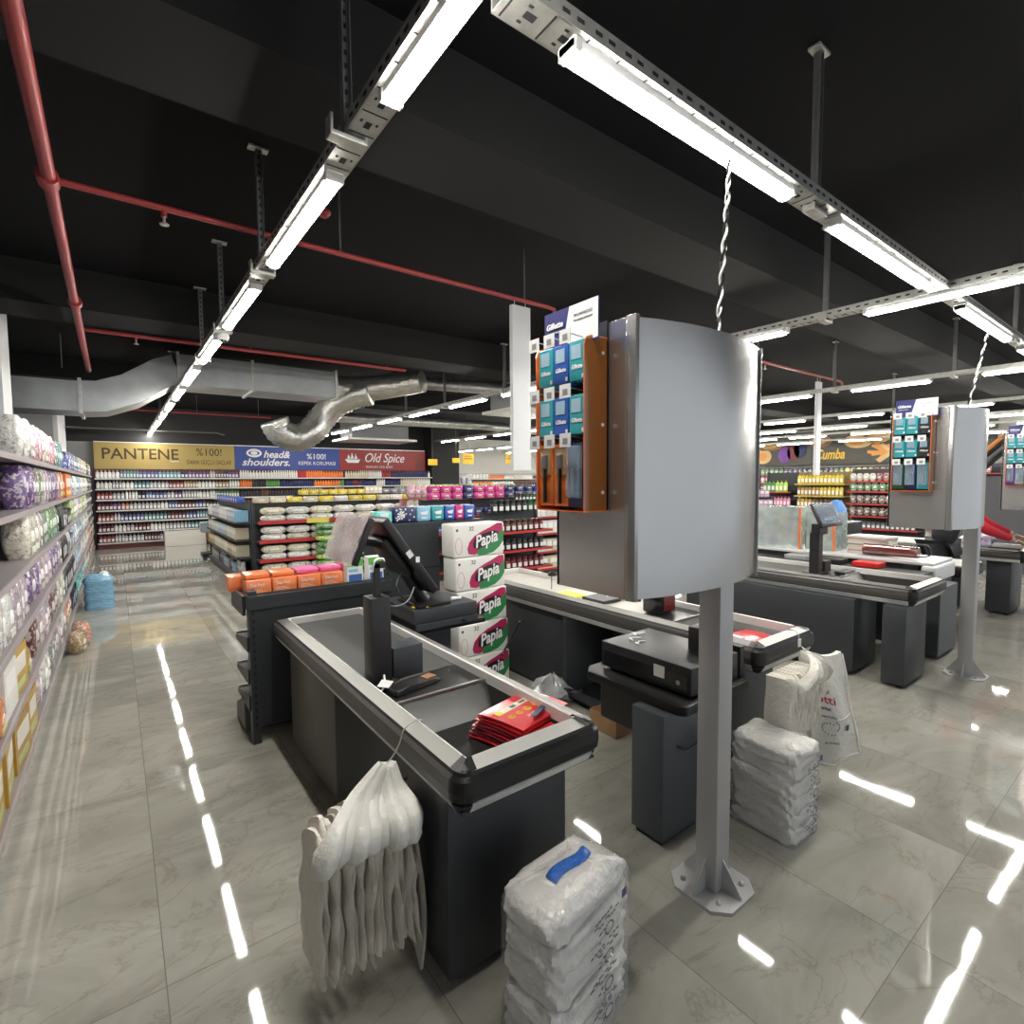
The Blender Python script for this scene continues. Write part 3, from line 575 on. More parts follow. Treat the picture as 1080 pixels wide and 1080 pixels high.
# ================================================================ LEFT AISLE SHELF
LL = [.14, .51, .87, 1.22, 1.57, 1.92]
r, R = shelf_unit('aisle_shelving', 'long shelving along the left wall packed with soft goods', (-.48, 2.6, 0), PI / 2, 14.7, .52, LL, 2.15, mat('mauve_grey_shelf_metal', (.22, .20, .205), .45), mat('mauve_price_rail', (.33, .29, .30), .4), 1.25, base=.13)
AL = PI / 2
LNN = ['bottom', 'second', 'third', 'fourth', 'fifth', 'top']
bays = [  # y0, y1, per level (kinds, colours, size)
    (2.7, 4.9, 'in the nearest left bay', [(['large_carton'], ['gold', 'gold'], 1.15), (['large_carton', 'roll_pack'], ['gold', 'white', 'orange'], 1.1), (['flow_pack'], ['white', 'mauve'], 1), (['toy_pack'], ['white', 'pink'], 1), (['flow_pack'], ['pink', 'cream'], 1), (['flow_pack'], ['pink'], 1)]),
    (4.9, 7.6, 'in the pink left bay', [(['toy_pack', 'toy_pack'], ['white', 'mauve', 'grey', 'black'], 1.05), (['flow_pack', 'toy_pack'], ['mauve', 'white', 'cream', 'maroon', 'yellow'], 1.05), (['flow_pack', 'toy_pack'], ['white', 'mauve', 'grey', 'purple', 'green'], 1.05), (['toy_pack'], ['cream', 'grey', 'mauve', 'green', 'pink', 'maroon'], 1.0), (['toy_pack'], ['cream', 'orange', 'purple', 'green', 'mauve', 'brown'], .95), (['toy_pack'], ['white', 'pink', 'maroon', 'mauve'], 1.0)]),
    (7.6, 8.5, 'in the orange left bay', [(['toy_pack'], ['orange', 'gold', 'orange'], 1.0), (['tall_bottle'], ['black'], 1.1), (['tall_bottle'], ['black'], 1.1), (['jar', 'tall_bottle'], ['black'], 1.1), (['flow_pack'], ['orange'], 1.1), (['roll_pack', 'flow_pack'], ['blue', 'teal'], 1.0)]),
    (8.5, 9.6, 'in the black bottle left bay', [(['tall_bottle'], ['navy', 'black'], 1.1), (['tall_bottle', 'jar'], ['black'], 1.15), (['tall_bottle', 'jar'], ['black', 'silver'], 1.15), (['jar', 'tall_bottle'], ['black', 'silver'], 1.1), (['carton'], ['orange'], 1.35), (['roll_pack', 'flow_pack'], ['teal', 'blue', 'turquoise'], 1.05)]),
    (9.6, 12.4, 'in the light blue left bay', [(['flow_pack', 'roll_pack'], ['light blue', 'white', 'turquoise'], 1.0), (['flow_pack'], ['light blue', 'white', 'silver'], 1.0), (['flow_pack'], ['white', 'light blue', 'lime'], 1.0), (['flow_pack'], ['cream', 'lime', 'white'], 1.0), (['flow_pack'], ['light blue', 'white', 'cream'], 1.0), (['flow_pack'], ['light blue', 'blue', 'turquoise', 'cream'], .95)]),
    (12.4, 14.4, 'in the pale green left bay', [(['flow_pack'], ['white', 'yellow', 'cream'], 1.0), (['flow_pack'], ['white', 'cream'], 1.0), (['flow_pack'], ['lime', 'white'], 1.0), (['flow_pack'], ['cream', 'white', 'lime'], 1.0), (['flow_pack'], ['cream', 'lime', 'white'], 1.0), (['flow_pack'], ['white', 'cream'], 1.0)]),
    (14.4, 17.2, 'in the dark green left bay', [(['flow_pack'], ['white', 'red'], 1.0), (['toy_pack'], ['dark green', 'orange'], 1.0), (['toy_pack'], ['dark green', 'black'], 1.0), (['toy_pack'], ['dark green', 'black'], 1.0), (['flow_pack'], ['dark green', 'white', 'black'], 1.0), (['flow_pack'], ['dark green', 'cream', 'black'], 1.0)])]
for y0, y1, wh, lv in bays:
    for i, (kk, cc, s_) in enumerate(lv):
        if y0 < 3 and i > 2: continue
        fill(R, AL, LL[i], y0 - 2.6 + .03, y1 - 2.6 - .02, kk, cc, 'on the %s shelf %s' % (LNN[i], wh), y=.03, run=(1, 3), s=s_ * 1.12, jit=.008, gap=.004, maxh=.31)
# stacked yellow cartons and orange-white packs at the frame's left edge
for k, (y, z, s_) in enumerate([(3.95, .145, .8), (4.33, .145, .8), (4.7, .145, .8), (4.35, .325, .8), (4.7, .325, .8), (5.05, .145, .75)]): pass
put('toy_pack', (-.36, 7.3, .005), AL + .3, 'orange', 'standing on the floor before the left shelving', (1.0, 1.0, .8))
put('toy_pack', (-.38, 7.0, .005), AL - .2, 'gold', 'standing on the floor before the left shelving', (1.0, .9, .7))
# wrapped blue bundle on the floor
r = T('wrapped_bundle', 'light blue film-wrapped bundle standing on the left aisle floor', 'bundle', (-.22, 9.35, 0))
b = MB(); rings = []
SKY = mat('light_blue_film', (.20, .42, .60), .25, noise=.35, nscale=14, bump=.9, bscale=18, coat=.6, stretch=(1, 1, 5))
for k in range(13):
    t = k / 12; s_ = (1 + .05 * math.sin(k * 2.1)) * (1 if k < 11 else (.93 if k == 11 else .7))
    rings.append([(-.24 + .17 * s_ * math.copysign(abs(math.cos(a)) ** .5, math.cos(a)), 9.4 + .2 * s_ * math.copysign(abs(math.sin(a)) ** .5, math.sin(a)), .47 * t) for a in [2 * PI * i / 20 for i in range(20)]])
b.loft(rings, SKY); b.build('film_wrap', r, 60)
b = MB(); b.lathe([(.06, 0), (.05, .03), (.02, .05), (.001, .04)], (-.18, 9.4, .455), WHITE, 10); b.build('film_knot', r, 60)
# ================================================================ GONDOLA WITH WET WIPES
r, R = shelf_unit('gondola', 'dark gondola stacked with green and white wet wipes', (1.86, 9.4, 0), 0, 3.3, .42, [.12, .43, .75, 1.07], 1.38, DKM, RAILR, 1.1, railh=.06)
for i, z in enumerate([.12, .43, .75, 1.07]):
    wh = 'on the %s shelf of the wet wipes gondola' % ['bottom', 'second', 'third', 'top'][i]
    x = .04
    while x < 3.2:
        if i in (0, 1, 2) and .85 < x < 1.75: x = 1.78; continue
        for st in range(2): put('wipes_pack', R @ Vector((x + .20, .09, z + .001 + st * .125)), random.uniform(-.04, .04), random.choice(['white', 'white', 'cream']), wh, (1.52, 1.2, 1.62))
        x += .40
for cidx in range(2):
    for st in range(9): put('pillow_pack', (2.95 + cidx * .44, 9.32, .06 + st * .108), random.uniform(-.05, .05), 'green' if (st + cidx) % 3 else 'lime', 'stacked high before the wet wipes gondola', (1, 1, 1.05))
q = MB(); q.box(2.72, 3.62, 9.2, 9.42, 0, .06, DKM); tag(q.build('pallet_board'), 'low board under the stacked green packs', 'board')
for st in range(4): put('pillow_pack', (3.72 + .02 * st, 9.34, .62 + st * .108), 0, ['red', 'yellow', 'red', 'yellow'][st], 'beside the stacked green packs')
q = MB(); q.box(3.55, 3.95, 9.25, 9.42, 0, .615, DKM); tag(q.build('pedestal_block'), 'dark plinth under the red and yellow packs', 'plinth')
for i, (nm, cl) in enumerate([('yellow', 'price_card')]):
    q = MB(); q.box(2.62, 3.0, 9.375, 9.38, 1.03, 1.12, mat('yellow_card', (.75, .62, .12), .6)); tag(q.build('price_card'), 'yellow price card on the rail of the wet wipes gondola', 'card')
for x in [1.95 + .27 * k for k in range(12)]:
    put('roll_pack', (x, 9.62, 1.395), 0, random.choice(['yellow', 'cream', 'blue', 'white', 'cream']), 'lying on top of the wipes gondola', (1, .8, .7))
# left flank with blue and yellow cartons facing the aisle
r, R = shelf_unit('gondola', 'long dark gondola flank facing the left aisle with boxed goods', (1.60, 13.3, 0), -PI / 2, 3.42, .26, [.14, .46, .76, 1.06], 1.38, DKM, DKM, 1.14, railh=.03)
for i, z in enumerate([.14, .46, .76, 1.06]):
    fill(R, -PI / 2, z, .05, 3.35, [['flow_pack', 'carton'], ['large_carton'], ['large_carton'], ['large_carton']][i], [['silver', 'white', 'light blue', 'grey'], ['cream', 'gold', 'cream'], ['silver', 'light blue', 'cream'], ['light blue', 'silver', 'white']][i], 'on the %s shelf of the gondola flank facing the left aisle' % ['bottom', 'second', 'third', 'top'][i], y=.11, s=.7, run=(2, 4), zs=1.25)
fill(R, -PI / 2, 1.385, .05, 3.3, ['roll_pack'], ['blue', 'yellow', 'blue', 'white'], 'on top of the gondola flank facing the left aisle', y=.13, s=.8, run=(2, 4))
# ================================================================ GONDOLAS BEHIND THE CHECKOUTS
# low one behind checkout with serrated shelf ends
PERF = mat('dark_perforated_steel', (.030, .034, .038), .45, .2, noise=.1, nscale=5)
r = T('gondola', 'low dark gondola end with perforated upright behind the nearest checkout', 'shelf', (1.3, 3.9, 0))
b = MB(); b.box(.665, .715, 3.76, 3.84, .0, 1.03, PERF)
for k in range(18): b.box(.682, .697, 3.757, 3.762, .12 + k * .05, .145 + k * .05, HOLE)
b.build('upright', r)
b = MB(); b.box(.715, 1.66, 3.77, 3.80, .12, 1.0, PERF); b.build('back_panel', r)
b = MB(); b.box(.66, 1.665, 3.75, 3.85, .905, 1.0, PERF, .004); b.build('top_rail', r)
b = MB(); b.box(.66, 1.665, 3.851, 4.3, .955, .975, PERF); b.build('top_shelf', r)
for k, z in enumerate([.62, .40, .22]):
    b = MB(); b.prism([(3.80, z), (4.22, z), (4.22, z + .03), (3.80, z + .10)], 'x', .655, 1.7, PERF); b.box(.66, 1.7, 4.215, 4.23, z - .005, z + .045, RAILW); b.build('shelf', r)
b = MB(); b.prism([(3.97, .015), (4.3, .015), (4.3, .12), (3.99, .26)], 'x', .655, 1.66, GREYP); b.build('base', r)
b = MB(); b.box(.64, .66, 3.84, 4.25, .86, .99, PERF); b.build('end_bracket', r)
# boxes on it
ORM = mat('orange_film_pack', (.80, .22, .07), .3, coat=.5, bump=.5, bscale=20, noise=.2, nscale=12); PKM = mat('pink_film_pack', (.72, .12, .32), .3, coat=.5, bump=.5, bscale=20, noise=.15, nscale=10)
for k, (x, m, lb) in enumerate([(.752, ORM, 'orange wrapped tissue pack at the left end of the low gondola'), (.918, ORM, 'orange wrapped tissue pack second from the left end'), (1.085, PKM, 'pink and orange tissue pack third from the left end'), (1.25, PKM, 'pink and orange tissue pack nearest the black screen')]):
    r = T('tissue_pack', lb, 'pack', (x, 3.95, 1.006), 'tissue packs on the low gondola')
    b = MB(); b.box(x - .08, x + .08, 3.86, 4.02, .976, 1.085, ORM, .01); b.build('lower_pack', r, 40)
    b = MB(); b.box(x - .077, x + .077, 3.90, 4.06, 1.086, 1.125, m, .014); b.build('upper_pack', r, 40)
    text('Deep Fresh', (x - .01, 3.859, 1.05), X, Z, .022, TXW, r, width=.09)
    b = MB()
    for j in range(3): b.box(x - .06, x + .04 - j * .02, 3.8575, 3.859, 1.0 + j * .01, 1.004 + j * .01, mat('pale_orange_print', (.8, .5, .35), .5))
    b.build('printed_lines', r)
b = MB(); b.box(.60, .70, 4.10, 4.25, .978, 1.09, ORM, .012); tag(b.build('tissue_pack', smooth=40), 'orange pack overhanging the left edge behind the tissue packs', 'pack')
b = MB(); b.box(1.345, 1.47, 3.98, 4.15, .978, 1.12, mat('crimson_pack', (.40, .02, .05), .35, coat=.4, bump=.4), .02); tag(b.build('tissue_pack', smooth=40), 'dark red pack behind the tissue packs beside the screen', 'pack')
for k, (x, z) in enumerate([(1.42, .978), (1.585, .978)]):
    r = T('cream_carton', ['green and white carton left of the black stand', 'green and white carton right of the black stand'][k], 'box', (x, 3.9, z), 'green and white cartons')
    b = MB(); b.box(x - .06, x + .06, 3.86, 3.95, z, z + .19, WHITE, .003); b.build('carton_body', r)
    b = MB(); b.box(x - .06, x + .06, 3.857, 3.86, z + .13, z + .185, mat('green_print', (.12, .42, .08), .5)); b.build('green_panel', r); b = MB(); b.box(x - .05, x + .05, 3.857, 3.86, z + .02, z + .07, mat('blue_print', (.05, .12, .40), .5)); b.build('blue_panel', r); b = MB(); b.box(x - .05, x + .02, 3.857, 3.86, z + .09, z + .11, mat('lightblue_print', (.2, .55, .65), .5)); b.build('light_blue_panel', r)
# tall dark panel gondola right of it
r = T('gondola', 'tall dark panelled gondola behind the black screen', 'shelf', (2.1, 3.95, 0))
b = MB(); b.box(1.72, 2.18, 3.93, 3.97, .1, 1.40, PERF, .004); b.box(1.72, 2.18, 3.925, 3.93, 1.02, 1.03, HOLE); b.build('back_panel', r)
b = MB(); b.box(1.70, 2.68, 3.97, 4.5, 1.375, 1.40, PERF); b.build('top_shelf', r)
b = MB(); b.box(1.72, 2.68, 4.0, 4.5, 0, .12, PERF); b.build('base', r)
b = MB(); b.box(1.67, 1.72, 3.90, 3.99, 0, 1.41, PERF)
for k in range(24): b.box(1.688, 1.702, 3.897, 3.901, .15 + k * .05, .175 + k * .05, HOLE)
b.build('upright', r)
specs = [(1.74, .14, 'turquoise', 'turquoise'), (1.925, .20, 'navy', 'daisy printed dark blue'), (2.10, .13, 'light blue', 'light blue and white'), (2.235, .12, 'teal', 'teal'), (2.355, .10, 'blue', 'blue and purple'), (2.455, .085, 'magenta', 'magenta'), (2.56, .11, 'blue', 'deep blue')]
for i, (x, wd, c, lb) in enumerate(specs):
    r = T('pads_pack', lb + ' pack on top of the dark panelled gondola', 'pack', (x, 4.12, 1.401), 'packs on the dark panelled gondola')
    m = mat('pads_' + c, CNAME[c], .3, coat=.5, bump=.3, noise=.3, nscale=9)
    b = MB(); b.box(x - wd / 2, x + wd / 2, 4.04, 4.16, 1.401, 1.53 - (.03 if i == 0 else 0), m, .015); b.build('wrapper', r, 40)
    b = MB()
    if i == 1:
        for k in range(8): b.mesh_part([(x - .04, 4.036, 1.46), (x - .04 + .035 * math.cos(k * PI / 4), 4.036, 1.46 + .035 * math.sin(k * PI / 4)), (x - .04 + .035 * math.cos(k * PI / 4 + .5), 4.036, 1.46 + .035 * math.sin(k * PI / 4 + .5))], [(0, 1, 2)], TXW)
        b.lathe([(.012, 0), (.012, .001)], (x - .04, 4.034, 1.46), mat('yellow_card', (.75, .62, .12)), 8)
        for k in range(26): px, pz = x - wd / 2 + .01 + random.random() * (wd - .03), 1.41 + random.random() * .1; b.box(px, px + .012, 4.037, 4.04, pz, pz + .01, TXW)
    else:
        b.mesh_part([(x - wd * .3, 4.038, 1.48), (x + wd * .3, 4.038, 1.49), (x + wd * .22, 4.038, 1.455), (x - wd * .2, 4.038, 1.46)], [(0, 1, 2, 3)], TXW); b.box(x - wd * .2, x + wd * .2, 4.037, 4.039, 1.425, 1.437, TXW)
    b.build('printed_mark', r)
# paper roll stacks ------------------------------------------------
PAPW = mat('white_paper_pack', (.76, .75, .71), .42, coat=.3, bump=.35, bscale=7, noise=.04, nscale=5); CRIM = mat('crimson_swoosh', (.42, .02, .10), .4, coat=.3); GRN = mat('green_swoosh', (.03, .22, .07), .4, coat=.3); INKB = mat('black_logo_shadow', (.01, .01, .01), .4)
def roll_pack(x, y, z, W, D, H, label, grp, rz=0, proto_=[None]):
    if proto_[0] and proto_[1:] == [(W, H)]: return dup(proto_[0], (x, y, z), rz, label, grp)
    r = T('toilet_paper_pack', label, 'pack', (0, 0, 0), grp)
    b = MB(); b.box(-W / 2, W / 2, -D / 2, D / 2, .001, H - .001, PAPW, .016, 4)
    b.build('wrapper', r, 60)
    y0 = -D / 2 - .001; b = MB()
    def blob(pts, m, off): b.mesh_part([(px * W, y0 - off, pz * H) for px, pz in pts], [tuple(range(len(pts)))], m)
    top = [(-.22, .10), (-.24, .25), (-.2, .45), (-.10, .62), (.05, .75), (.22, .86), (.36, .97), (.46, .97), (.475, .8), (.44, .6), (.36, .42), (.22, .26), (.05, .13), (-.1, .06)]
    blob(top, CRIM, .0)
    b.build('red_swoosh', r); b = MB()
    def blob(pts, m, off): b.mesh_part([(px * W, y0 - off, pz * H) for px, pz in pts], [tuple(range(len(pts)))], m)
    low = [(-.02, .10), (.05, .13), (.22, .26), (.36, .42), (.44, .6), (.475, .8), (.487, .62), (.48, .42), (.40, .24), (.28, .10), (.12, .03), (.0, .03)]
    inner = [(.0, .22), (.14, .32), (.26, .45), (.36, .60), (.475, .80), (.487, .62), (.48, .42), (.40, .24), (.28, .10), (.12, .03), (-.03, .03), (-.06, .12)]
    blob(inner, GRN, .0015); b.build('green_swoosh', r); b = MB()
    def blob(pts, m, off): b.mesh_part([(px * W, y0 - off, pz * H) for px, pz in pts], [tuple(range(len(pts)))], m)
    blob([(-.13, .42), (-.12, .27), (-.04, .22), (.12, .30), (.24, .38), (.36, .54), (.37, .70), (.28, .76), (.12, .70), (.0, .64), (-.09, .55)], INKB, .003); b.build('logo_shadow', r)
    text('Papia', (.12 * W, y0 - .0035, .50 * H), (1, 0, .22), (-.22, 0, 1), H * .36, TXW, r, width=W * .46, shear=.35, bold=.022)
    text('32', (-.16 * W, y0, .84 * H), X, Z, .035, INK, r)
    b = MB(); b.lathe([(.012, 0), (.012, .001)], (0, 0, 0), INK, 8, xf=Matrix.Translation((-W * .43, y0, H * .82)) @ Matrix.Rotation(PI / 2, 4, 'X')); b.build('round_badge', r)
    b = MB(); ring(b, (-W * .40, H * .35), .035, .07, .006, mat('pink_print', (.6, .3, .35)), y0, 16); b.build('pink_outline', r)
    proto_[0] = r; proto_[1:] = [(W, H)]; r.location = (x, y, z); r.rotation_euler = (0, 0, rz); return r
PH = .277
for k in range(5):
    roll_pack(2.395 + .010 * (4 - k), 3.72 + .004 * k, .01 + k * PH, .50, .2, PH, '%s white paper roll pack from the top of the tall stack beside the checkout' % ORD[4 - k], 'paper roll packs stacked beside the checkout', rz=(-.02, .01, -.01, .02, 0)[k])
b = MB(); b.box(2.2, 2.66, 3.62, 3.83, 0, .01, CARD); tag(b.build('cardboard_sheet'), 'cardboard sheet under the paper roll stack', 'sheet')
# far paper stack seen right of the silver box
for k in range(4): roll_pack(6.15, 3.9, .35 + k * PH, .50, .2, PH, '%s white paper roll pack from the top of the stack right of the silver box' % ORD[3 - k], 'paper roll packs right of the silver box', rz=-.5)
b = MB(); b.box(5.95, 6.35, 3.75, 4.1, 0, .345, BLACK); tag(b.build('display_plinth'), 'black plinth under the far paper roll stack', 'plinth')
# ================================================================ MIDDLE AND FAR GONDOLAS
def gond(loc, length, levels, height, desc, fills, ang=0, depth=.45, rail=RAILR, metal=DKM, topk=None, y=.07, run=(3, 7), short=None):
    r, R = shelf_unit('gondola', desc, loc, ang, length, depth, levels, height, metal, rail, 1.1)
    nm = ['bottom', 'second', 'third', 'fourth', 'fifth', 'sixth']
    wh = short or desc.split(' gondola')[0]
    for i, f in enumerate(fills):
        if f: fill(R, ang, levels[i], .05, length - .03, f[0], f[1], 'on the %s shelf, %s gondola' % (nm[i], wh), y=y, s=f[2] if len(f) > 2 else 1, run=run, stack=f[3] if len(f) > 3 else 1)
    if topk: fill(R, ang, height + .012, .05, length - .03, topk[0], topk[1], 'on top, %s gondola' % wh, y=.25, s=topk[2] if len(topk) > 2 else 1, run=run, stack=topk[3] if len(topk) > 3 else 1)
    return R
gond((4.4, 6.2, 0), 1.05, [.14, .42, .70, .98], 1.25, 'coffee jar gondola behind the paper roll stack', [(['jar'], ['brown', 'black'], 1.1), (['jar'], ['brown', 'maroon'], 1.1), (['jar'], ['brown', 'black'], 1.1), (['jar'], ['brown', 'maroon'], 1.1)], topk=(['jar'], ['dark green', 'black'], 1.15, 1))
gond((5.6, 7.2, 0), 2.6, [.14, .45, .78, 1.08], 1.36, 'white carton gondola left of the silver box', [(['large_carton'], ['white', 'cream'], 1), (['carton'], ['white', 'cream', 'orange'], 1.1), (['carton'], ['cream', 'white'], 1.15), (['carton'], ['white', 'cream'], 1.1)], topk=(['carton', 'jar'], ['maroon', 'black', 'dark green'], .8), short='white box')
gond((4.3, 8.0, 0), 4.3, [.14, .48, .82, 1.12], 1.40, 'long mixed goods gondola in the middle of the store', [None, None, (['roll_pack'], ['pink', 'blue', 'magenta'], 1), (['roll_pack'], ['magenta', 'blue', 'navy'], 1)], topk=(['roll_pack'], ['magenta', 'blue', 'purple', 'blue', 'navy', 'lime', 'magenta'], .9, 2), short='long middle', run=(1, 3))
gond((5.2, 10.2, 0), 5.2, [.3, .8, 1.18], 1.45, 'long light goods gondola farther back', [None, None, (['carton'], ['white', 'silver', 'red'], .9)], topk=(['roll_pack', 'flow_pack'], ['lime', 'lime', 'silver', 'white', 'grey'], .75), run=(1, 4), short='long farther')
gond((3.1, 11.6, 0), 3.4, [.3, .8, 1.18], 1.45, 'dark topped gondola between the wipes and the red sign', [None, None, (['carton'], ['white', 'silver', 'cream'], .9)], topk=(['roll_pack', 'carton'], ['white', 'yellow', 'grey', 'cream'], .8), short='dark topped')
# tall pink patterned stand
for k in range(3):
    put('snack_bag', (4.35 + .14 * k, 8.9, 1.42), 0, 'pink', 'standing on the pink display beside the white tablet')
    put('snack_bag', (4.35 + .14 * k, 8.9, 1.15), 0, 'cream', 'standing on the pink display beside the white tablet')
q = MB(); q.box(4.2, 4.8, 8.75, 9.05, 0, 1.145, mat('pink_stand', (.5, .2, .22), .5)); q.box(4.2, 4.8, 8.98, 9.05, 1.145, 1.415, mat('pink_stand', (.5, .2, .22), .5)); tag(q.build('display_stand'), 'pink patterned display stand behind the black screen', 'stand')
# far back room shelving behind the black column
r, R = shelf_unit('wall_shelving', 'far pale shelving beyond the black column filled with pink and white goods', (11.0, 22.9, 0), 0, 8.6, .5, [.2, .6, 1.0, 1.4, 1.8], 2.1, WHM, RAILW, 1.2)
fr = []
for z in (1.0, 1.4, 1.8): fill(R, 0, z, .05, 8.5, ['flow_pack', 'carton', 'jar'], ['pink', 'cream', 'maroon', 'brown', 'white', 'orange'], 'x', collect=fr, run=(3, 8))
stuff_row(fr, 'packaged_goods', 'rows of pink cream and brown packaged goods on the farthest shelving', 'goods')
r, R = shelf_unit('wall_shelving', 'white shelving just right of the black column', (10.8, 19.0, 0), 0, 1.6, .5, [.2, .55, .9, 1.25, 1.6], 1.95, WHM, RAILW, 1.2)
for i, z in enumerate((1.25, 1.6)): fill(R, 0, z, .05, 1.5, ['roll_pack'], ['white', 'silver'], 'on the %s shelf right of the black column' % ['upper', 'top'][i], stack=2)
# yellow hanging price signs
YEL = mat('yellow_sign', (.80, .50, .02), .5)
for i, (x, y, z, wd, h, tx) in enumerate([(8.83, 14, 2.41, .40, .32, '19,90'), (10.5, 14, 2.44, .42, .34, '24,90'), (9.3, 15.5, 2.42, .3, .16, 'ŞOK'), (8.4, 15.5, 2.35, .34, .2, ''), (12.4, 7.9, 2.55, .5, .62, '%50')]):
    r = T('price_sign', ['yellow hanging sign nearest the black column, small lettering', 'yellow hanging sign beside the white hanging panel', 'narrow yellow sign low between two larger yellow signs', 'plain yellow sign hanging right beside the black column', 'tall yellow sign hanging right of the silver box'][i], 'sign', (x, y, z), 'yellow hanging price signs')
    b = MB(); b.box(x - wd / 2, x + wd / 2, y - .01, y + .01, z - h / 2, z + h / 2, YEL); b.build('board', r)
    b = MB(); b.tube([(x, y, z + h / 2), (x, y, 3.9)], .005, GALVD, 5); b.build('wire', r)
    if i in (0, 1): 
        b = MB(); b.box(x - wd * .4, x + wd * .4, y - .013, y - .01, z - h * .05, z + h * .1, mat('dark_orange_print', (.45, .2, .02))); b.box(x - wd * .3, x + wd * .3, y - .013, y - .01, z + h * .2, z + h * .32, mat('dark_orange_print', (.45, .2, .02))); b.build('print', r)
# ================================================================ RIGHT WALL OF SNACKS
WX = 24.2
r, R = shelf_unit('wall_shelving', 'long snack shelving along the right wall under the dark banner', (WX, 14.5, 0), -PI / 2, 12.5, .6, [.3, .75, 1.15, 1.5, 1.85], 2.2, DKM, RAILR, 1.2)
sn = []; cnt = 0
for i, z in enumerate([.3, .75, 1.15, 1.5, 1.85]):
    x = 1.8
    random.seed(50 + i)
    while x < 9.6:
        c = random.choice([['brown', 'black', 'grey'], ['brown', 'maroon', 'pink', 'cream'], ['pink', 'red', 'brown', 'cream'], ['red', 'white', 'maroon', 'green', 'pink'], ['red', 'green', 'yellow', 'red', 'navy', 'orange']][i])
        for _ in range(random.randint(2, 5)):
            put('snack_bag', R @ Vector((x, .08, z + .001)), -PI / 2, c, 'on the %s shelf under the dark snack banner' % ['bottom', 'second', 'middle', 'fourth', 'top'][i], (1.15, 1, 1.2)); x += .21
random.seed(5)
r = T('snack_banner', 'dark banner with orange snack pictures above the right wall shelves', 'sign', (24.7, 9.5, 2.3))
b = MB(); b.box(24.65, 24.75, 4.6, 13.5, 2.3, 4.2 if 0 else 3.75, mat('dark_banner', (.085, .08, .065), .6, noise=.2, nscale=1)); b.build('board', r)
YX = (0, -1, 0)
text('Cumba', (24.65, 10.0, 2.72), YX, Z, .42, YEL, r, width=1.15, shear=.3, bold=.02)
def flatdisc(q, y, z, ry, rz, m, a0=0, n=18, x=24.64): q.mesh_part([(x, y + ry * math.cos(a0 + 2 * PI * k / n), z + rz * math.sin(a0 + 2 * PI * k / n)) for k in range(n)], [tuple(range(n))], m)
OR1 = mat('orange_snack_print', (.75, .32, .08), .6); OR2 = mat('pale_orange_print2', (.70, .48, .22), .6); BR1 = mat('brown_snack_print', (.35, .18, .08), .6)
for k in range(22):
    b = MB(); a = random.random() * PI; y = 7.2 + random.uniform(-.9, .9); z = 2.8 + random.uniform(-.35, .35) * (1.1 - abs(y - 7.2)); x = 24.64 - .002 * k
    b.mesh_part([(x, y + .5 * math.cos(a) * q_ - .1 * math.sin(a) * s_, z + .35 * math.sin(a) * q_ + .1 * math.cos(a) * s_) for q_, s_ in ((-1, -1), (1, -.6), (1, .6), (-1, 1))], [(0, 1, 2, 3)], [OR1, OR1, OR2][k % 3]); b.build('printed_snack', r)
for (y, z, ry, rz, m) in [(8.9, 3.25, .55, .30, OR2), (10.4, 3.3, .5, .25, BR1), (8.2, 3.4, .5, .28, OR2), (7.0, 3.5, .8, .25, OR2), (12.9, 2.75, .4, .35, OR2), (12.6, 3.2, .6, .2, BR1), (6.0, 3.1, .5, .55, OR2)]:
    b = MB(); flatdisc(b, y, z, ry, rz, m, x=24.64); flatdisc(b, y + .05, z, ry * .6, rz * .6, OR1 if m is OR2 else OR2, x=24.63); b.build('printed_snack', r)
for k, (y, c) in enumerate([(11.9, 'purple'), (11.5, 'maroon'), (11.2, 'navy')]):
    b = MB(); flatdisc(b, y, 2.8 + .1 * k, .28, .38, mat('banner_' + c, CNAME[c]), x=24.62); b.build('printed_snack', r)
# blocks in front of it: yellow bottles, green, racks
R = gond((15.0, 6.95, 0), 1.25, [.3, .62, .94, 1.26, 1.58], 1.9, 'yellow bottle gondola below the snack banner', [(['tall_bottle'], ['gold', 'yellow'], 1), (['tall_bottle'], ['gold', 'brown'], 1), (['tall_bottle'], ['gold', 'brown'], 1), (['tall_bottle'], ['gold', 'gold', 'yellow'], 1), (['tall_bottle'], ['yellow', 'yellow', 'gold'], 1)], ang=-PI / 2, rail=mat('yellow_rail', (.5, .42, .1), .5), metal=mat('gold_brown_rack', (.22, .16, .05), .5))
gond((15.0, 7.9, 0), .85, [.5, .95, 1.35], 1.9, 'green bottle gondola left of the yellow bottles', [(['tall_bottle'], ['green'], 1), (['tall_bottle'], ['pink', 'white'], 1), (['tall_bottle'], ['green', 'lime'], 1.2)], ang=-PI / 2)
gond((14.6, 5.5, 0), 1.5, [.5, .8, 1.1, 1.4, 1.65], 1.95, 'dark snack rack left of the second silver box', [(['jar'], ['grey', 'black'], 1), (['snack_bag'], ['brown', 'pink', 'grey'], .9), (['snack_bag'], ['brown', 'maroon', 'cream'], .9), (['snack_bag'], ['pink', 'brown', 'green'], .9), (['snack_bag'], ['maroon', 'red', 'cream'], .8)], ang=-PI / 2)
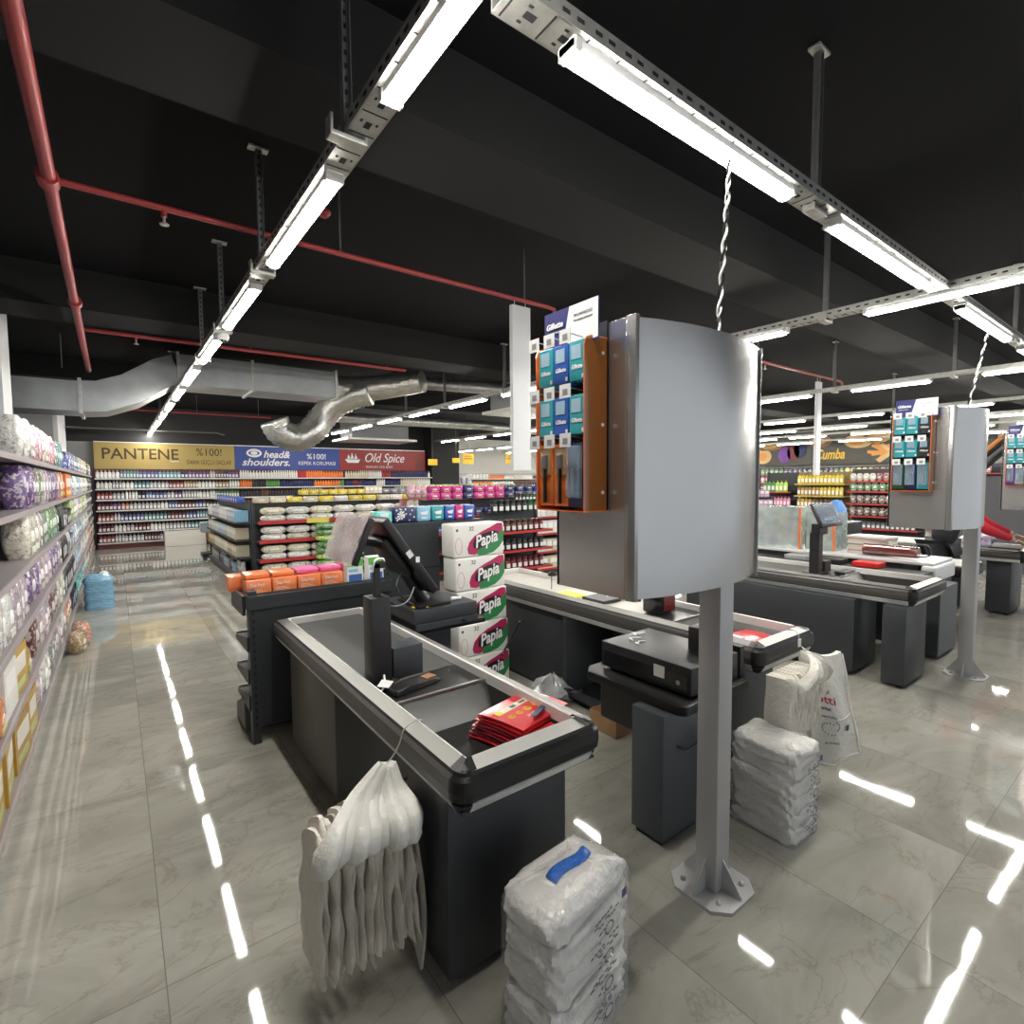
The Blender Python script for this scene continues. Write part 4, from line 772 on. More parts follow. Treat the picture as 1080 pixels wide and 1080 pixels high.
# purple carton stack and neighbours
R = gond((9.3, 5.35, 0), .75, [.18, .48, .78, 1.08], 1.38, 'purple chocolate gondola right of the silver box', [(['small_carton'], ['blue', 'navy'], 1, 2), (['small_carton'], ['purple', 'blue'], 1, 2), (['small_carton'], ['purple', 'mauve'], 1, 2), (['small_carton'], ['purple', 'mauve'], 1, 2)], ang=-.75, depth=.35, topk=(['small_carton'], ['purple', 'mauve'], 1))
q = MB(); q.box(10.4, 11.0, 4.9, 5.5, 0, .62, mat('red_crate', (.5, .03, .02), .5), .01); tag(q.build('red_crate'), 'red box standing behind the tilted screen of the third checkout', 'box')
# umbrella/brush rack at the right
r = T('hanging_goods_rack', 'slanted rack of striped and orange goods before the right wall', 'rack', (13.5, 2.2, 0))
b = MB(); b.box(12.9, 13.1, 1.4, 3.0, 0, 1.75, mat('dim_rack', (.09, .09, .10), .6)); b.build('rack_body', r)
for k in range(7):
    b = MB(); b.box(12.75, 12.9, 1.72 + .02 * k, 1.98 + .02 * k, 1.75 + k * .13, 1.82 + k * .13, mat('tan_roll', (.55, .28, .12), .5), .01); b.box(12.74, 12.9, 1.72 + .02 * k, 1.98 + .02 * k, 1.82 + k * .13, 1.87 + k * .13, BLACK, .01); b.build('striped_roll', r)
for k in range(4):
    b = MB(); b.tube([(12.7, 2.95 - k * .12, 1.75 + .02 * k), (12.7, 2.2 - k * .05, 2.55 - .04 * k)], .035, [mat('orange_roll', (.65, .22, .05)), BLACK, GALVD, BLACK][k], 8); b.build('long_handle', r)
# ================================================================ CHECKOUTS
def checkout(name_label, x0, x1, y0, y1, grp, body=None, leg=None, zt=.84, white=False):
    r = T('checkout_counter', name_label, 'checkout', ((x0 + x1) / 2, y0, 0), grp); rad = .05
    top, low = zt, .69
    segs = [(-.075, top - .05, None), (-.075, top, RIMW), (-.066, top + .004, RIMW), (-.012, top - .012, RIMG), (-.006, top - .022, BLACK), (.008, top - .034, ALUD), (.012, top - .07, ALUD), (.008, top - .10, ALUD), (-.004, top - .112, BLACK), (0, top - .115, ALUW), (-.02, low, ALUW), (-.05, low, BLACK)]
    segsF = [(a, b_, BLACKR if m in (ALUD,) else (SILVERTOP if m is RIMG else m)) for a, b_, m in segs]; segsC = [(a, b_, BLACKR if m else m) for a, b_, m in segs]
    def run(q, P, N_, A, B, sg):
        # profile swept in a straight line from A to B, N_ = outward normal
        for (o1, z1, _), (o2, z2, m) in zip(sg[:-1], sg[1:]):
            def e(o, end):
                ins = max(rad, -o)
                if P in ('left_rim', 'right_rim'): return (A[0] + N_[0] * o, y0 + ins if not end else y1 + (o if o < 0 else 0))
                if P == 'front_rim': return ((x0 + ins) if not end else (x1 - ins), A[1] + N_[1] * o)
                ii = max(0, -o); return ((x0 + ii) if not end else (x1 - ii), A[1] + N_[1] * o)
            q.quad((*e(o1, 0), z1), (*e(o1, 1), z1), (*e(o2, 1), z2), (*e(o2, 0), z2), m)
    def corner(q, c, a0, a1, sg, n=8):
        for (o1, z1, _), (o2, z2, m) in zip(sg[:-1], sg[1:]):
            for k in range(n):
                t0 = a0 + (a1 - a0) * k / n; t1 = a0 + (a1 - a0) * (k + 1) / n
                pts = [(c[0] + math.cos(t) * max(rad + o, 0.001), c[1] + math.sin(t) * max(rad + o, .001), z) for t, o, z in ((t0, o1, z1), (t1, o1, z1), (t1, o2, z2), (t0, o2, z2))]
                q.quad(*pts, m)
    for nm, N_, A, B, sg in [('left_rim', (-1, 0), (x0, y0 + rad), (x0, y1), segs), ('right_rim', (1, 0), (x1, y0 + rad), (x1, y1), segs), ('front_rim', (0, -1), (x0 + rad, y0), (x1 - rad, y0), segsF), ('back_rim', (0, 1), (x0, y1), (x1, y1), segs)]:
        q = MB(); run(q, nm, N_, A, B, sg); q.build(nm, r)
    for c, a0, a1 in [((x0 + rad, y0 + rad), PI, 1.5 * PI), ((x1 - rad, y0 + rad), 1.5 * PI, 2 * PI)]:
        q = MB(); corner(q, c, a0, a1, segsC)
        xs = -1 if c[0] < (x0 + x1) / 2 else 1
        # mitred black cap covering the inner corner
        ex = x0 if xs < 0 else x1
        ca = lambda u, v, z: (ex - xs * u, y0 + v, z)
        q.mesh_part([ca(.066, .066, top + .0055), ca(.066, .088, top + .0055), ca(.012, .074, top - .0095), ca(.012, .05, top - .0095), ca(.024, .024, top - .0095)], [(0, 1, 2, 3, 4)], BLACKR)
        q.mesh_part([ca(.066, .066, top + .0055), ca(.088, .066, top + .0055), ca(.074, .012, top - .0095), ca(.05, .012, top - .0095), ca(.024, .024, top - .0095)], [(0, 1, 2, 3, 4)], BLACKR)
        q.mesh_part([ca(.076, .076, top - .03), ca(.076, .092, top - .03), ca(.076, .090, top + .003), ca(.066, .088, top + .0055), ca(.066, .066, top + .0055), ca(.088, .066, top + .0055), ca(.09, .076, top + .003), ca(.092, .076, top - .03)], [(0, 1, 2, 3, 4), (0, 4, 5, 6, 7)], BLACKR)
        q.build('corner_cap', r, 40)
    ys = y0 + .68
    zb = top - .042
    q = MB(); q.box(x0 + .07, x1 - .07, ys + .28, y1 - .075, low + .01, zb, BELT if not white else mat('pale_counter_top', (.55, .53, .48), .5, noise=.1, nscale=12)); q.build('conveyor_belt', r)
    q = MB(); q.box(x0 + .07, x1 - .07, ys, ys + .275, low + .01, zb + .002, STEEL); q.build('scanner_plate', r)
    q = MB(); q.box(x0 + .07, x1 - .07, ys - .008, ys + .004, zb - .01, zb + .016, ALU, .003); q.build('separator_bar', r)
    q = MB(); t0 = zb - .002; t1 = low + .012
    ix0, ix1, iy0, iy1 = x0 + .07, x1 - .07, y0 + .07, ys - .008; d = .09; D = .13
    q.quad((ix0, iy0, t0), (ix0, iy1, t0), (ix0 + d * .6, iy1 - D, t1), (ix0 + d * .6, iy0 + .03, t1), STEEL); q.quad((ix1, iy0, t0), (ix1, iy1, t0), (ix1 - d * .6, iy1 - D, t1), (ix1 - d * .6, iy0 + .03, t1), STEEL)
    q.quad((ix0, iy1, t0), (ix1, iy1, t0), (ix1 - d * .6, iy1 - D, t1), (ix0 + d * .6, iy1 - D, t1), STEEL); q.quad((ix0, iy0, t0), (ix1, iy0, t0), (ix1 - d * .6, iy0 + .03, t1), (ix0 + d * .6, iy0 + .03, t1), STEEL)
    q.quad((ix0 + d * .6, iy0 + .03, t1), (ix1 - d * .6, iy0 + .03, t1), (ix1 - d * .6, iy1 - D, t1), (ix0 + d * .6, iy1 - D, t1), STEEL); q.build('bagging_trough', r)
    q = MB(); q.box(x0 + .02, x1 - .02, y0 + .02, y1 - .02, low - .002, low + .009, BLACK); q.build('underside', r)
    if body: q = MB(); q.box(*body[:4], .04, low - .002, body[4], .012); q.box(body[0] + .03, body[1] - .03, body[2] + .05, body[3] - .05, 0, .04, BLACK); q.build('body_panel', r, 40)
    if leg:
        q = MB(); q.box(*leg[:4], .03, low - .002, CHAR, .012); q.build('front_leg', r, 40)
        for k in range(2): q = MB(); q.lathe([(.025, 0), (.03, .012), (.012, .02), (.012, .032)], (leg[0] + (.06 if k == 0 else leg[1] - leg[0] - .06), leg[2] + .05, 0), BLACK, 10); q.build('levelling_foot', r)
    return r
RIMW = mat('rim_edge_line', (.75, .74, .71), .3, .2); RIMG = mat('rim_grey_face', (.20, .195, .18), .38, .3); SILVERTOP = mat('silver_rim_face', (.62, .61, .58), .36, .35); BLACKR = mat('black_bumper', (.010, .010, .010), .36, spec=.35, bump=.02, bscale=90)
checkout('nearest checkout counter at the front with leaflets in its trough', .81, 1.44, 1.36, 3.72, 'checkout counters', (.87, 1.37, 2.72, 3.6, GREYP), (.84, 1.38, 1.49, 1.80))
checkout('second checkout counter behind the silver box post', 2.73, 3.37, 1.42, 4.35, 'checkout counters', (2.80, 3.3, 3.0, 4.2, CHAR), (2.82, 3.28, 1.62, 1.9), white=True)
checkout('third checkout counter under the second silver box with two dark legs', 5.15, 5.98, 1.41, 3.6, 'checkout counters', (5.10, 5.62, 1.83, 3.5, CHAR), (5.09, 5.6, 1.45, 1.62))
checkout('far checkout counter at the right edge with the purple bag on it', 8.75, 9.6, 1.32, 3.2, 'checkout counters', (8.85, 9.45, 1.95, 3.1, CHAR), (8.87, 9.5, 1.46, 1.7), white=True)
# white topped counter behind the third checkout
r = T('service_counter', 'long white-topped counter directly behind the third checkout', 'counter', (6.8, 2.6, 0))
b = MB(); b.box(6.42, 7.05, 1.62, 3.55, .86, .895, ALUW, .008); b.build('worktop', r)
b = MB(); b.box(6.5, 7.0, 1.9, 3.5, 0, .86, CHAR, .01); b.build('carcass', r)
b = MB(); b.box(6.40, 7.07, 1.60, 1.72, .70, .86, WHITE, .02); b.build('end_panel', r)
b = MB(); b.box(6.18, 6.74, 1.50, 1.72, .03, .69, CHARB, .01); b.build('front_leg', r)
b = MB(); b.box(6.10, 6.40, 1.62, 3.4, .80, .815, BLACK); b.build('lower_shelf', r)
# black conveyor end between second pole and far counter
r = T('checkout_counter', 'short silver-edged checkout end just right of the second post', 'checkout', (7.3, 1.6, 0), 'checkout counters')
b = MB(); b.box(7.15, 7.75, 1.5, 2.6, .66, .78, BLACKR, .03); b.build('bumper', r, 40)
b = MB(); b.box(7.17, 7.73, 1.52, 2.58, .781, .80, ALUW, .006); b.build('silver_top', r)
b = MB(); b.box(7.2, 7.6, 1.75, 2.5, 0, .655, CHAR, .01); b.build('body_panel', r)
# ================================================================ CASH DRAWER STAND OF THE SECOND CHECKOUT
r = T('cash_drawer_stand', 'dark pedestal with black shelf left of the silver post', 'stand', (2.15, 1.55, 0))
b = MB(); b.box(1.995, 2.31, 1.49, 1.68, .025, .64, CHARB, .006); b.build('pedestal', r, 40)
b = MB(); b.box(2.01, 2.29, 1.51, 1.66, 0, .025, BLACK); b.build('plinth', r)
b = MB(); b.prism([(2.08, 1.42), (2.62, 1.42), (2.66, 1.46), (2.66, 2.1), (2.12, 2.1), (2.05, 2.04), (2.05, 1.45)], 'z', .64, .69, BLACKR, .01); b.build('shelf_board', r, 40)
b = MB(); b.tube(smoothpts([(2.10, 1.487, .47), (2.13, 1.46, .455), (2.2, 1.45, .47), (2.25, 1.47, .50)], 4), .006, BLACK, 6); b.build('cable_hook', r)
b = MB(); b.box(2.32, 2.70, 1.52, 2.2, .30, .635, BLACK, .01); b.build('side_cabinet', r)
r = T('cash_register', 'black cash drawer box with a white sticker on the pedestal shelf', 'cash drawer', (2.36, 1.75, .69))
b = MB(); b.box(2.15, 2.56, 1.45, 2.03, .705, .845, BLACK, .006); b.build('casing', r, 40)
b = MB(); b.box(2.145, 2.15, 1.47, 2.01, .715, .80, BLACKG, .002); b.build('drawer_front', r)
b = MB(); b.box(2.1435, 2.1455, 1.60, 1.665, .755, .815, mat('sticker_grey', (.55, .54, .5), .5)); b.build('sticker', r, label='square grey sticker')
b = MB(); b.lathe([(.012, 0), (.012, .004)], (0, 0, 0), ALU, 10, xf=Matrix.Translation((2.146, 1.52, .76)) @ Matrix.Rotation(-PI / 2, 4, 'Y')); b.build('lock', r)
for k, yy in enumerate((1.50, 1.95)):
    b = MB(); b.box(2.18 if k == 0 else 2.18, 2.22, yy, yy + .04, .69, .705, BLACK); b.build('foot', r)
for k, (x, y, rr) in enumerate([(2.25, 1.93, .4), (2.22, 1.86, -.5), (2.34, 1.98, 1.0)]):
    b = MB(); pts = [(x + .03 * math.cos(t) + .02 * t, y + .018 * math.sin(2 * t + rr), .851) for t in [i * .7 for i in range(8)]]; b.tube(pts, .0035, WHITE, 5); tag(b.build('cable_tie'), '%s white curled cable tie on the black cash drawer' % ['left', 'front', 'small back'][k], 'tie', 'cable ties on the cash drawer')
r = T('receipt_printer', 'small black box on the cash drawer beside the silver post', 'printer', (2.43, 1.60, .846))
b = MB(); b.box(2.38, 2.52, 1.50, 1.63, .846, .975, BLACK, .006); b.build('casing', r, 40)
b = MB(); b.box(2.39, 2.51, 1.497, 1.50, .93, .955, BLACKG); b.build('paper_slot', r)
r = T('scanner', 'black upright barcode scanner on the second checkout behind the post', 'scanner', (3.0, 2.3, .80))
b = MB(); b.box(2.98, 3.14, 2.25, 2.42, .803, 1.0, BLACKG, .015); b.build('housing', r, 40)
b = MB(); b.box(3.0, 3.12, 2.246, 2.25, .83, .97, mat('red_scanner_glass', (.10, .01, .01), .1)); b.build('window', r)
r = T('flat_screen', 'black narrow panel with cables right of the post on the drawer shelf', 'panel', (2.6, 1.5, .69))
b = MB(); b.box(2.60, 2.64, 1.46, 1.62, .691, .86, BLACK, .004); b.build('panel', r)
b = MB(); b.tube(smoothpts([(2.58, 1.5, .70), (2.56, 1.48, .78), (2.54, 1.5, .85), (2.57, 1.55, .72)], 5), .004, WHITE, 6); b.build('cable', r)
# yellow sheet and bits on the second checkout
b = MB(); b.box(2.80, 3.02, 3.02, 3.24, .803, .812, mat('bright_yellow', (.80, .78, .02), .5)); o = tag(b.build('yellow_folder'), 'bright yellow folder lying on the second checkout', 'folder')
b = MB(); b.box(2.9, 3.1, 2.72, 2.95, .803, .83, BLACK, .006); tag(b.build('keypad'), 'flat black tray behind the yellow folder on the second checkout', 'tray')
for k in range(5):
    b = MB(); x, y = 3.05 + .035 * k, 2.82 - .05 * k; b.lathe([(.001, 0), (.014, .004), (.016, .02), (.006, .03), (.001, .032)], (x, y, .803), [GALV, BLACK, ALU][k % 3], 8); tag(b.build('small_fitting'), '%s small metal fitting from the left beside the black tray on the second checkout' % ORD[k], 'fitting', 'small fittings on the second checkout')
r = T('spike_stand', 'small black wire stand behind the yellow folder', 'stand', (2.98, 3.4, .80))
b = MB(); b.tube([(2.98, 3.4, .803), (2.98, 3.4, .92)], .004, BLACK, 6); b.build('wire', r)
b = MB(); b.lathe([(.04, 0), (.045, .02), (.02, .04), (.001, .045)], (2.99, 3.4, .92), BLACK, 8); b.build('head', r)
# open dark cabinet under the second checkout and things in it
r = T('open_cabinet', 'open dark cabinet under the second checkout', 'cabinet', (2.9, 2.7, 0))
for bx_, nm in [((2.76, 3.28, 2.55, 2.98, .06, .08), 'bottom_board'), ((3.26, 3.30, 2.5, 2.98, .02, .68), 'side_panel'), ((2.74, 3.26, 2.96, 2.995, .02, .68), 'side_panel')]:
    b = MB(); b.box(*bx_, CHAR); b.build(nm, r)
b = MB(); b.box(2.85, 3.2, 2.6, 2.9, .082, .14, BLACKG, .006); tag(b.build('black_box'), 'flat black device on the bottom board of the open cabinet', 'device')
r = T('plastic_bag', 'clear rubbish bag hanging under the far part of the second checkout', 'bag', (2.62, 3.3, 0))
CLEAR = mat('clear_film', (.75, .76, .76), .12, alpha=.34, bump=.8, bscale=30, coat=1)
b = MB(); rings = []; random.seed(8)
for k in range(12):
    t = k / 11; rr = .15 * math.sin(PI * min(1, .15 + t * .84)) ** .55; rings.append([(2.68 + rr * math.cos(a) * (1 + .3 * math.sin(5 * a + k) + random.uniform(-.15, .15)), 3.05 + rr * math.sin(a) * (1 + .25 * math.cos(7 * a + k) + random.uniform(-.15, .15)), .20 * t + .035 * t * math.sin(3 * a) + .002) for a in [2 * PI * j / 24 for j in range(24)]])
b.loft(rings, mat('grey_clear_bag', (.42, .43, .44), .12, alpha=.6, bump=1, bscale=18, coat=1)); b.build('bag_body', r, 30)
r = T('shelf_arm', 'thin black rod with a bright tip sticking out by the paper stack', 'rod', (2.62, 3.5, .5))
b = MB(); b.tube([(2.30, 3.2, .42), (2.78, 3.6, .50)], .008, BLACK, 8); b.build('arm', r)
b = MB(); b.lathe([(.001, -.01), (.012, 0), (.001, .01)], (2.79, 3.61, .505), ALUW, 8); b.build('tip', r)
# cardboard box on the floor
r = T('cardboard_box', 'small open brown cardboard box on the floor between two checkouts', 'box', (2.75, 2.45, 0))
b = MB()
for bx_ in [(2.62, 2.9, 2.34, 2.345, 0, .13), (2.62, 2.9, 2.58, 2.585, 0, .13), (2.62, 2.625, 2.345, 2.58, 0, .13), (2.895, 2.9, 2.345, 2.58, 0, .13), (2.62, 2.9, 2.34, 2.585, 0, .004)]: b.box(*bx_, CARD)
b.build('tray', r)
# ================================================================ THINGS ON THE NEAREST CHECKOUT
zc = .798
r = T('terminal_post', 'square black post on the nearest checkout carrying the tablet', 'post', (.95, 2.33, zc))
b = MB(); b.box(.885, 1.04, 2.21, 2.42, zc + .004, zc + .014, BLACK, .004); b.build('base_plate', r)
b = MB(); b.box(.905, 1.0, 2.27, 2.375, zc + .014, 1.215, BLACK, .006); b.build('post_tube', r, 40)
b = MB(); b.box(.935, .965, 2.30, 2.33, 1.216, 1.37, BLACK, .003); b.box(.935, .99, 2.30, 2.33, 1.345, 1.375, BLACK, .003); b.build('upper_arm', r)
b = MB(); b.tube(smoothpts([(.93, 2.31, 1.33), (.94, 2.30, 1.385), (.985, 2.31, 1.385), (.99, 2.32, 1.34)], 4), .005, WHITE, 6); b.build('white_cable', r)
r = T('terminal_box', 'black square box beside the post on the nearest checkout', 'box', (1.11, 2.38, zc))
b = MB(); b.box(1.02, 1.175, 2.30, 2.42, zc + .004, .955, CHAR, .004); b.build('casing', r, 40)
r = T('card_reader', 'black card reader with cable lying before the post', 'card reader', (1.05, 2.15, zc))
xf = Matrix.Translation((1.06, 2.17, zc)) @ Matrix.Rotation(.25, 4, 'Z')
b = MB(); b.prism([(-.125, .004), (.13, .004), (.13, .016), (.09, .022), (-.05, .036), (-.125, .032)], 'y', -.04, .04, BLACK, .005, xf=xf); b.build('body', r, 40)
b = MB(); b.tube([xf @ Vector(p) for p in [(-.08, .045, .03), (-.02, .05, .035), (.06, .047, .03), (.12, .04, .025)]], .007, ALUD, 8); b.build('handle', r)
b = MB(); b.box(.06, .12, -.02, .03, .022, .03, mat('card_stub', (.25, .12, .06)), .002, xf=xf); b.build('key_block', r)
b = MB(); b.tube(smoothpts([(.90, 2.10, .80), (.885, 2.13, .80), (.90, 2.18, .81), (.93, 2.20, .83), (.95, 2.25, .86)], 5), .0045, ALUW, 6); b.build('cable', r)
b = MB(); b.mesh_part([(.895, 2.20, .835), (.93, 2.23, .85), (.97, 2.19, .845), (.935, 2.165, .83)], [(0, 1, 2, 3)], WHITE); b.build('paper_tag', r)
# tablet
r = T('customer_tablet', 'tilted tablet in crinkled clear film facing left above the nearest checkout', 'tablet', (1.12, 3.0, 1.4))
A = Vector((1.135, 2.83, 1.545)); B_ = Vector((1.03, 2.83, 1.285)); dn = (B_ - A); fw = Vector((0, .44, 0)); nrm = fw.cross(dn).normalized(); nrm = nrm if nrm.x < 0 else -nrm
def slab(q, A, e1, e2, n, t0, t1, m, bev=0):
    vs = [A + n * t + e1 * u + e2 * v for u in (0, 1) for v in (0, 1) for t in (t0, t1)]
    q.mesh_part(vs, [(0, 1, 3, 2), (4, 6, 7, 5), (0, 4, 5, 1), (2, 3, 7, 6), (0, 2, 6, 4), (1, 5, 7, 3)], m, bev)
b = MB(); slab(b, A, dn, fw, nrm, -.03, 0, BLACK, .006); b.build('casing', r, 40)
b = MB(); slab(b, A + dn * .08 + fw * .04, dn * .84, fw * .92, nrm, .0005, .002, mat('tablet_glass', (.10, .09, .10), .12, coat=.5)); b.build('screen', r)
b = MB(); n_ = 9; vs_ = []; fs_ = []
random.seed(3)
for i in range(n_):
    for j in range(n_): vs_.append(A + dn * (-.03 + 1.06 * i / (n_ - 1)) + fw * (1.06 * j / (n_ - 1) - .02) + nrm * (.008 + random.random() * .02))
for i in range(n_ - 1):
    for j in range(n_ - 1): fs_.append((i * n_ + j, i * n_ + j + 1, (i + 1) * n_ + j + 1, (i + 1) * n_ + j))
b.mesh_part(vs_, fs_, mat('crinkled_film', (.75, .62, .62), .15, alpha=.55, coat=1, bump=.5, bscale=30)); b.build('protective_film', r, 80)
b = MB(); b.tube([A + dn * .5 + fw * .4 - nrm * .03, (1.28, 3.12, 1.36), (1.42, 3.15, 1.30)], .022, BLACK, 8); b.build('arm', r)
# POS screen seen from its edge
r = T('cashier_screen', 'tall black touch screen seen from its edge beside the nearest checkout', 'screen', (1.55, 3.1, .95))
A = Vector((1.26, 2.97, 1.50)); B_ = Vector((1.60, 2.97, 1.02)); dn = B_ - A; fw = Vector((0, .40, 0)); nrm = dn.cross(fw).normalized(); nrm = nrm if nrm.x > 0 else -nrm
b = MB(); slab(b, A, dn, fw, nrm, 0, .055, BLACK, .012); b.build('casing', r, 40)
b = MB(); slab(b, A + dn * .05 + fw * .05, dn * .9, fw * .9, nrm, .0555, .058, BLACKG); b.build('glass', r)
b = MB(); slab(b, A + dn * .2 + fw * .15, dn * .5, fw * .7, nrm, -.05, .0, BLACK, .015); b.build('rear_housing', r, 40)
b = MB(); b.box(1.50, 1.75, 3.0, 3.3, .934, .955, BLACKR, .008); b.tube([(1.62, 3.15, .95), (1.52, 3.15, 1.1), (1.46, 3.15, 1.2)], [.05, .035, .03], BLACK, 10); b.build('stand_foot', r, 40)
b = MB(); b.box(1.48, 1.505, 2.966, 2.969, 1.24, 1.275, WHITE); slab(b, A + dn * .42 + nrm * .01 + Vector((0, -.002, 0)), dn * .08, Vector((0, .002, 0)), nrm, 0, .035, ALUW); b.build('sticker', r, label='white sticker on the screen edge')
b = MB(); b.tube(smoothpts([(1.50, 3.05, .95), (1.40, 2.98, 1.02), (1.36, 3.0, 1.10), (1.42, 3.05, 1.17)], 5), .006, BLACK, 6); b.build('cable', r)
b = MB(); b.tube(smoothpts([(1.28, 3.1, 1.0), (1.33, 3.0, .98), (1.42, 2.98, 1.0), (1.48, 3.0, 1.08)], 5), .005, GALVD, 6); b.build('cable', r)
r = T('cash_register', 'charcoal cash drawer box under the cashier screen', 'cash drawer', (1.7, 3.2, .8))
b = MB(); b.box(1.46, 1.93, 2.97, 3.44, .845, .932, CHAR, .005); b.build('casing', r, 40)
b = MB(); b.box(1.47, 1.935, 2.962, 2.97, .80, .842, CHAR, .003); b.box(1.47, 1.93, 2.97, 3.44, .80, .843, CHAR); b.build('drawer', r)
b = MB(); b.lathe([(.014, 0), (.014, .006), (.006, .008)], (0, 0, 0), BLACKG, 12, xf=Matrix.Translation((1.82, 2.962, .86 - .04)) @ Matrix.Rotation(PI / 2, 4, 'X')); b.build('lock', r)
b = MB(); b.box(1.44, 2.02, 3.0, 3.5, .765, .799, BLACKR, .008); b.box(1.52, 1.8, 3.1, 3.4, 0, .765, CHAR, .006); tag(b.build('drawer_stand', smooth=40), 'black stand carrying the cash drawer beside the nearest checkout', 'stand')
for k, (x, y, a, ln) in enumerate([(1.53, 3.05, .1, .10), (1.58, 3.09, .35, .12), (1.62, 3.03, .3, .13)]):
    b = MB(); xf = Matrix.Translation((x, y, .9335)) @ Matrix.Rotation(a, 4, 'Z'); b.prism([(-ln / 2, 0), (ln / 2, 0), (ln / 2, .012), (0, .016), (-ln / 2, .01)], 'y', -.015, .015, mat('amber_tool', (.62, .38, .03), .4), .003, xf=xf); tag(b.build('utility_knife', smooth=40), '%s yellow tool handle on the cash drawer under the screen' % ['leftmost', 'rear', 'rightmost'][k], 'tool', 'yellow tools on the cash drawer')
b = MB(); b.tube([(1.80, 3.09, .945), (1.87, 3.08, .945)], .012, WHITE, 8); tag(b.build('paper_roll', smooth=40), 'small white roll at the foot of the cashier screen', 'roll')
# leaflets
LFR = mat('leaflet_red', (.62, .02, .03), .28, coat=.4, noise=.12, nscale=6); LFD = mat('leaflet_dark_red', (.20, .015, .03), .3, coat=.4, noise=.3, nscale=20); LFP = mat('leaflet_page_edges', (.55, .50, .50), .6)
def leaflet(x, y, z, rz, label, grp, detail=False, m=LFR, W=.29, Dp=.21, tiltx=0):
    r = T('leaflet_booklet', label, 'leaflet', (x, y, z), grp, rz=0)
    xf = Matrix.Translation((x, y, z)) @ Matrix.Rotation(rz, 4, 'Z') @ Matrix.Rotation(tiltx, 4, 'X')
    b = MB(); n = 8; rings = []
    for k in range(n + 1):
        v = -Dp / 2 + Dp * k / n; lift = .006 * math.sin(PI * k / n)
        rings.append([xf @ Vector(p) for p in [(-W / 2, v, lift), (W / 2, v, lift), (W / 2, v, lift + .007), (-W / 2, v, lift + .007)]])
    b.loft(rings, m); b.build('pages', r)
    if detail:
        def on(pts, z_, mm, nm):
            q = MB()
            for P in pts: q.mesh_part([xf @ Vector((px, py, .0075 + .006 * math.sin(PI * (py + Dp / 2) / Dp) + z_)) for px, py in P], [tuple(range(len(P)))], mm)
            q.build(nm, r)
        hw, hd = W / 2, Dp / 2
        on([[(-hw * .82, .025), (hw * .85, .025), (hw * .85, .06), (-hw * .82, .06)]], .0006, mat('leaflet_cream', (.72, .66, .52), .5), 'white_band')
        on([[(-hw * .82, .025), (-hw * .62, .025), (-hw * .62, .06), (-hw * .82, .06)]], .001, mat('leaflet_yellow', (.70, .60, .05), .5), 'yellow_block')
        on([[(-hw * .25, .032), (-hw * .05, .032), (-hw * .05, .053), (-hw * .25, .053)], [(hw * .12, .036), (hw * .38, .036), (hw * .38, .052), (hw * .12, .052)], [(hw * .5, .03), (hw * .8, .03), (hw * .75, .058), (hw * .55, .058)]], .0012, INK, 'product_pictures')
        on([[(cx_ + rr * math.cos(2 * PI * q_ / 12), -.018 + rr * .85 * math.sin(2 * PI * q_ / 12)) for q_ in range(12)] for cx_, rr in ((-hw * .66, .017), (-hw * .34, .017), (0, .021), (hw * .34, .017), (hw * .66, .017))], .001, mat('leaflet_orange', (.75, .38, .02), .5), 'price_circles')
        for cx_ in (-hw * .66, -hw * .34, 0, hw * .34, hw * .66): text('9,90', xf @ Vector((cx_, -.018, .0155)), xf.to_3x3() @ Vector((1, 0, 0)), xf.to_3x3() @ Vector((0, 1, 0)), .009, mat('print_maroon', (.3, .02, .02)), r, off=.0007, ext=.0001)
        text('indirimler', xf @ Vector((.01, -.062, .0135)), xf.to_3x3() @ Vector((1, 0, 0)), xf.to_3x3() @ Vector((0, 1, 0)), .022, TXW, r, width=.15, shear=.4, off=.0007, ext=.0001)
        text('FIRSAT', xf @ Vector((-hw * .78, .082, .0105)), xf.to_3x3() @ Vector((1, 0, 0)), xf.to_3x3() @ Vector((0, 1, 0)), .009, TXW, r, off=.0007, ext=.0001)
    return r
gl = 'leaflets piled in the trough of the nearest checkout'
for k in range(8):
    leaflet(1.285 + .004 * k, 1.705 - .006 * k + .01 * (k % 2), .707 + .013 * k, .22 + .03 * math.sin(k * 2), '%s leaflet from the bottom of the red pile in the nearest trough' % ORD[k], gl, k == 7, LFR if k in (5, 6, 7) or k % 3 == 0 else LFD, tiltx=0, W=.31, Dp=.23)
leaflet(1.335, 1.66, .735, .34, 'dark leaflet sticking out to the right under the red pile', gl, False, LFD, W=.16, Dp=.26)
leaflet(1.30, 1.555, .765, .28, 'white-edged red leaflet sticking out in front of the pile', gl, False, LFR, W=.2, Dp=.16)
b = MB(); xf = Matrix.Translation((1.34, 1.60, .822)) @ Matrix.Rotation(.45, 4, 'Z'); b.box(-.07, .10, -.012, .012, 0, .002, mat('navy_strip', (.02, .02, .08), .3), xf=xf); tag(b.build('folded_page'), 'narrow dark blue page corner lying across the leaflets', 'page')
for k in range(4): leaflet(3.05 + .01 * k, 1.72 - .008 * k, .735 + .0095 * k if 1 else 0, -.25 + .04 * k, '%s leaflet from the bottom of the pile in the second checkout trough' % ORD[k], 'leaflets piled in the second checkout trough', False, LFR if k == 3 else LFD)
b = MB(); b.box(2.92, 3.04, 1.68, 1.80, .777, .779, WHITE); b.box(2.96, 3.0, 1.71, 1.76, .7795, .7805, INKR); tag(b.build('leaflet_page'), 'white page with a red mark on the leaflets of the second checkout', 'page')
leaflet(5.62, 1.75, .715, -.1, 'red leaflet in the trough of the third checkout', 'leaflets of the third checkout', False, LFD, W=.34, Dp=.24)
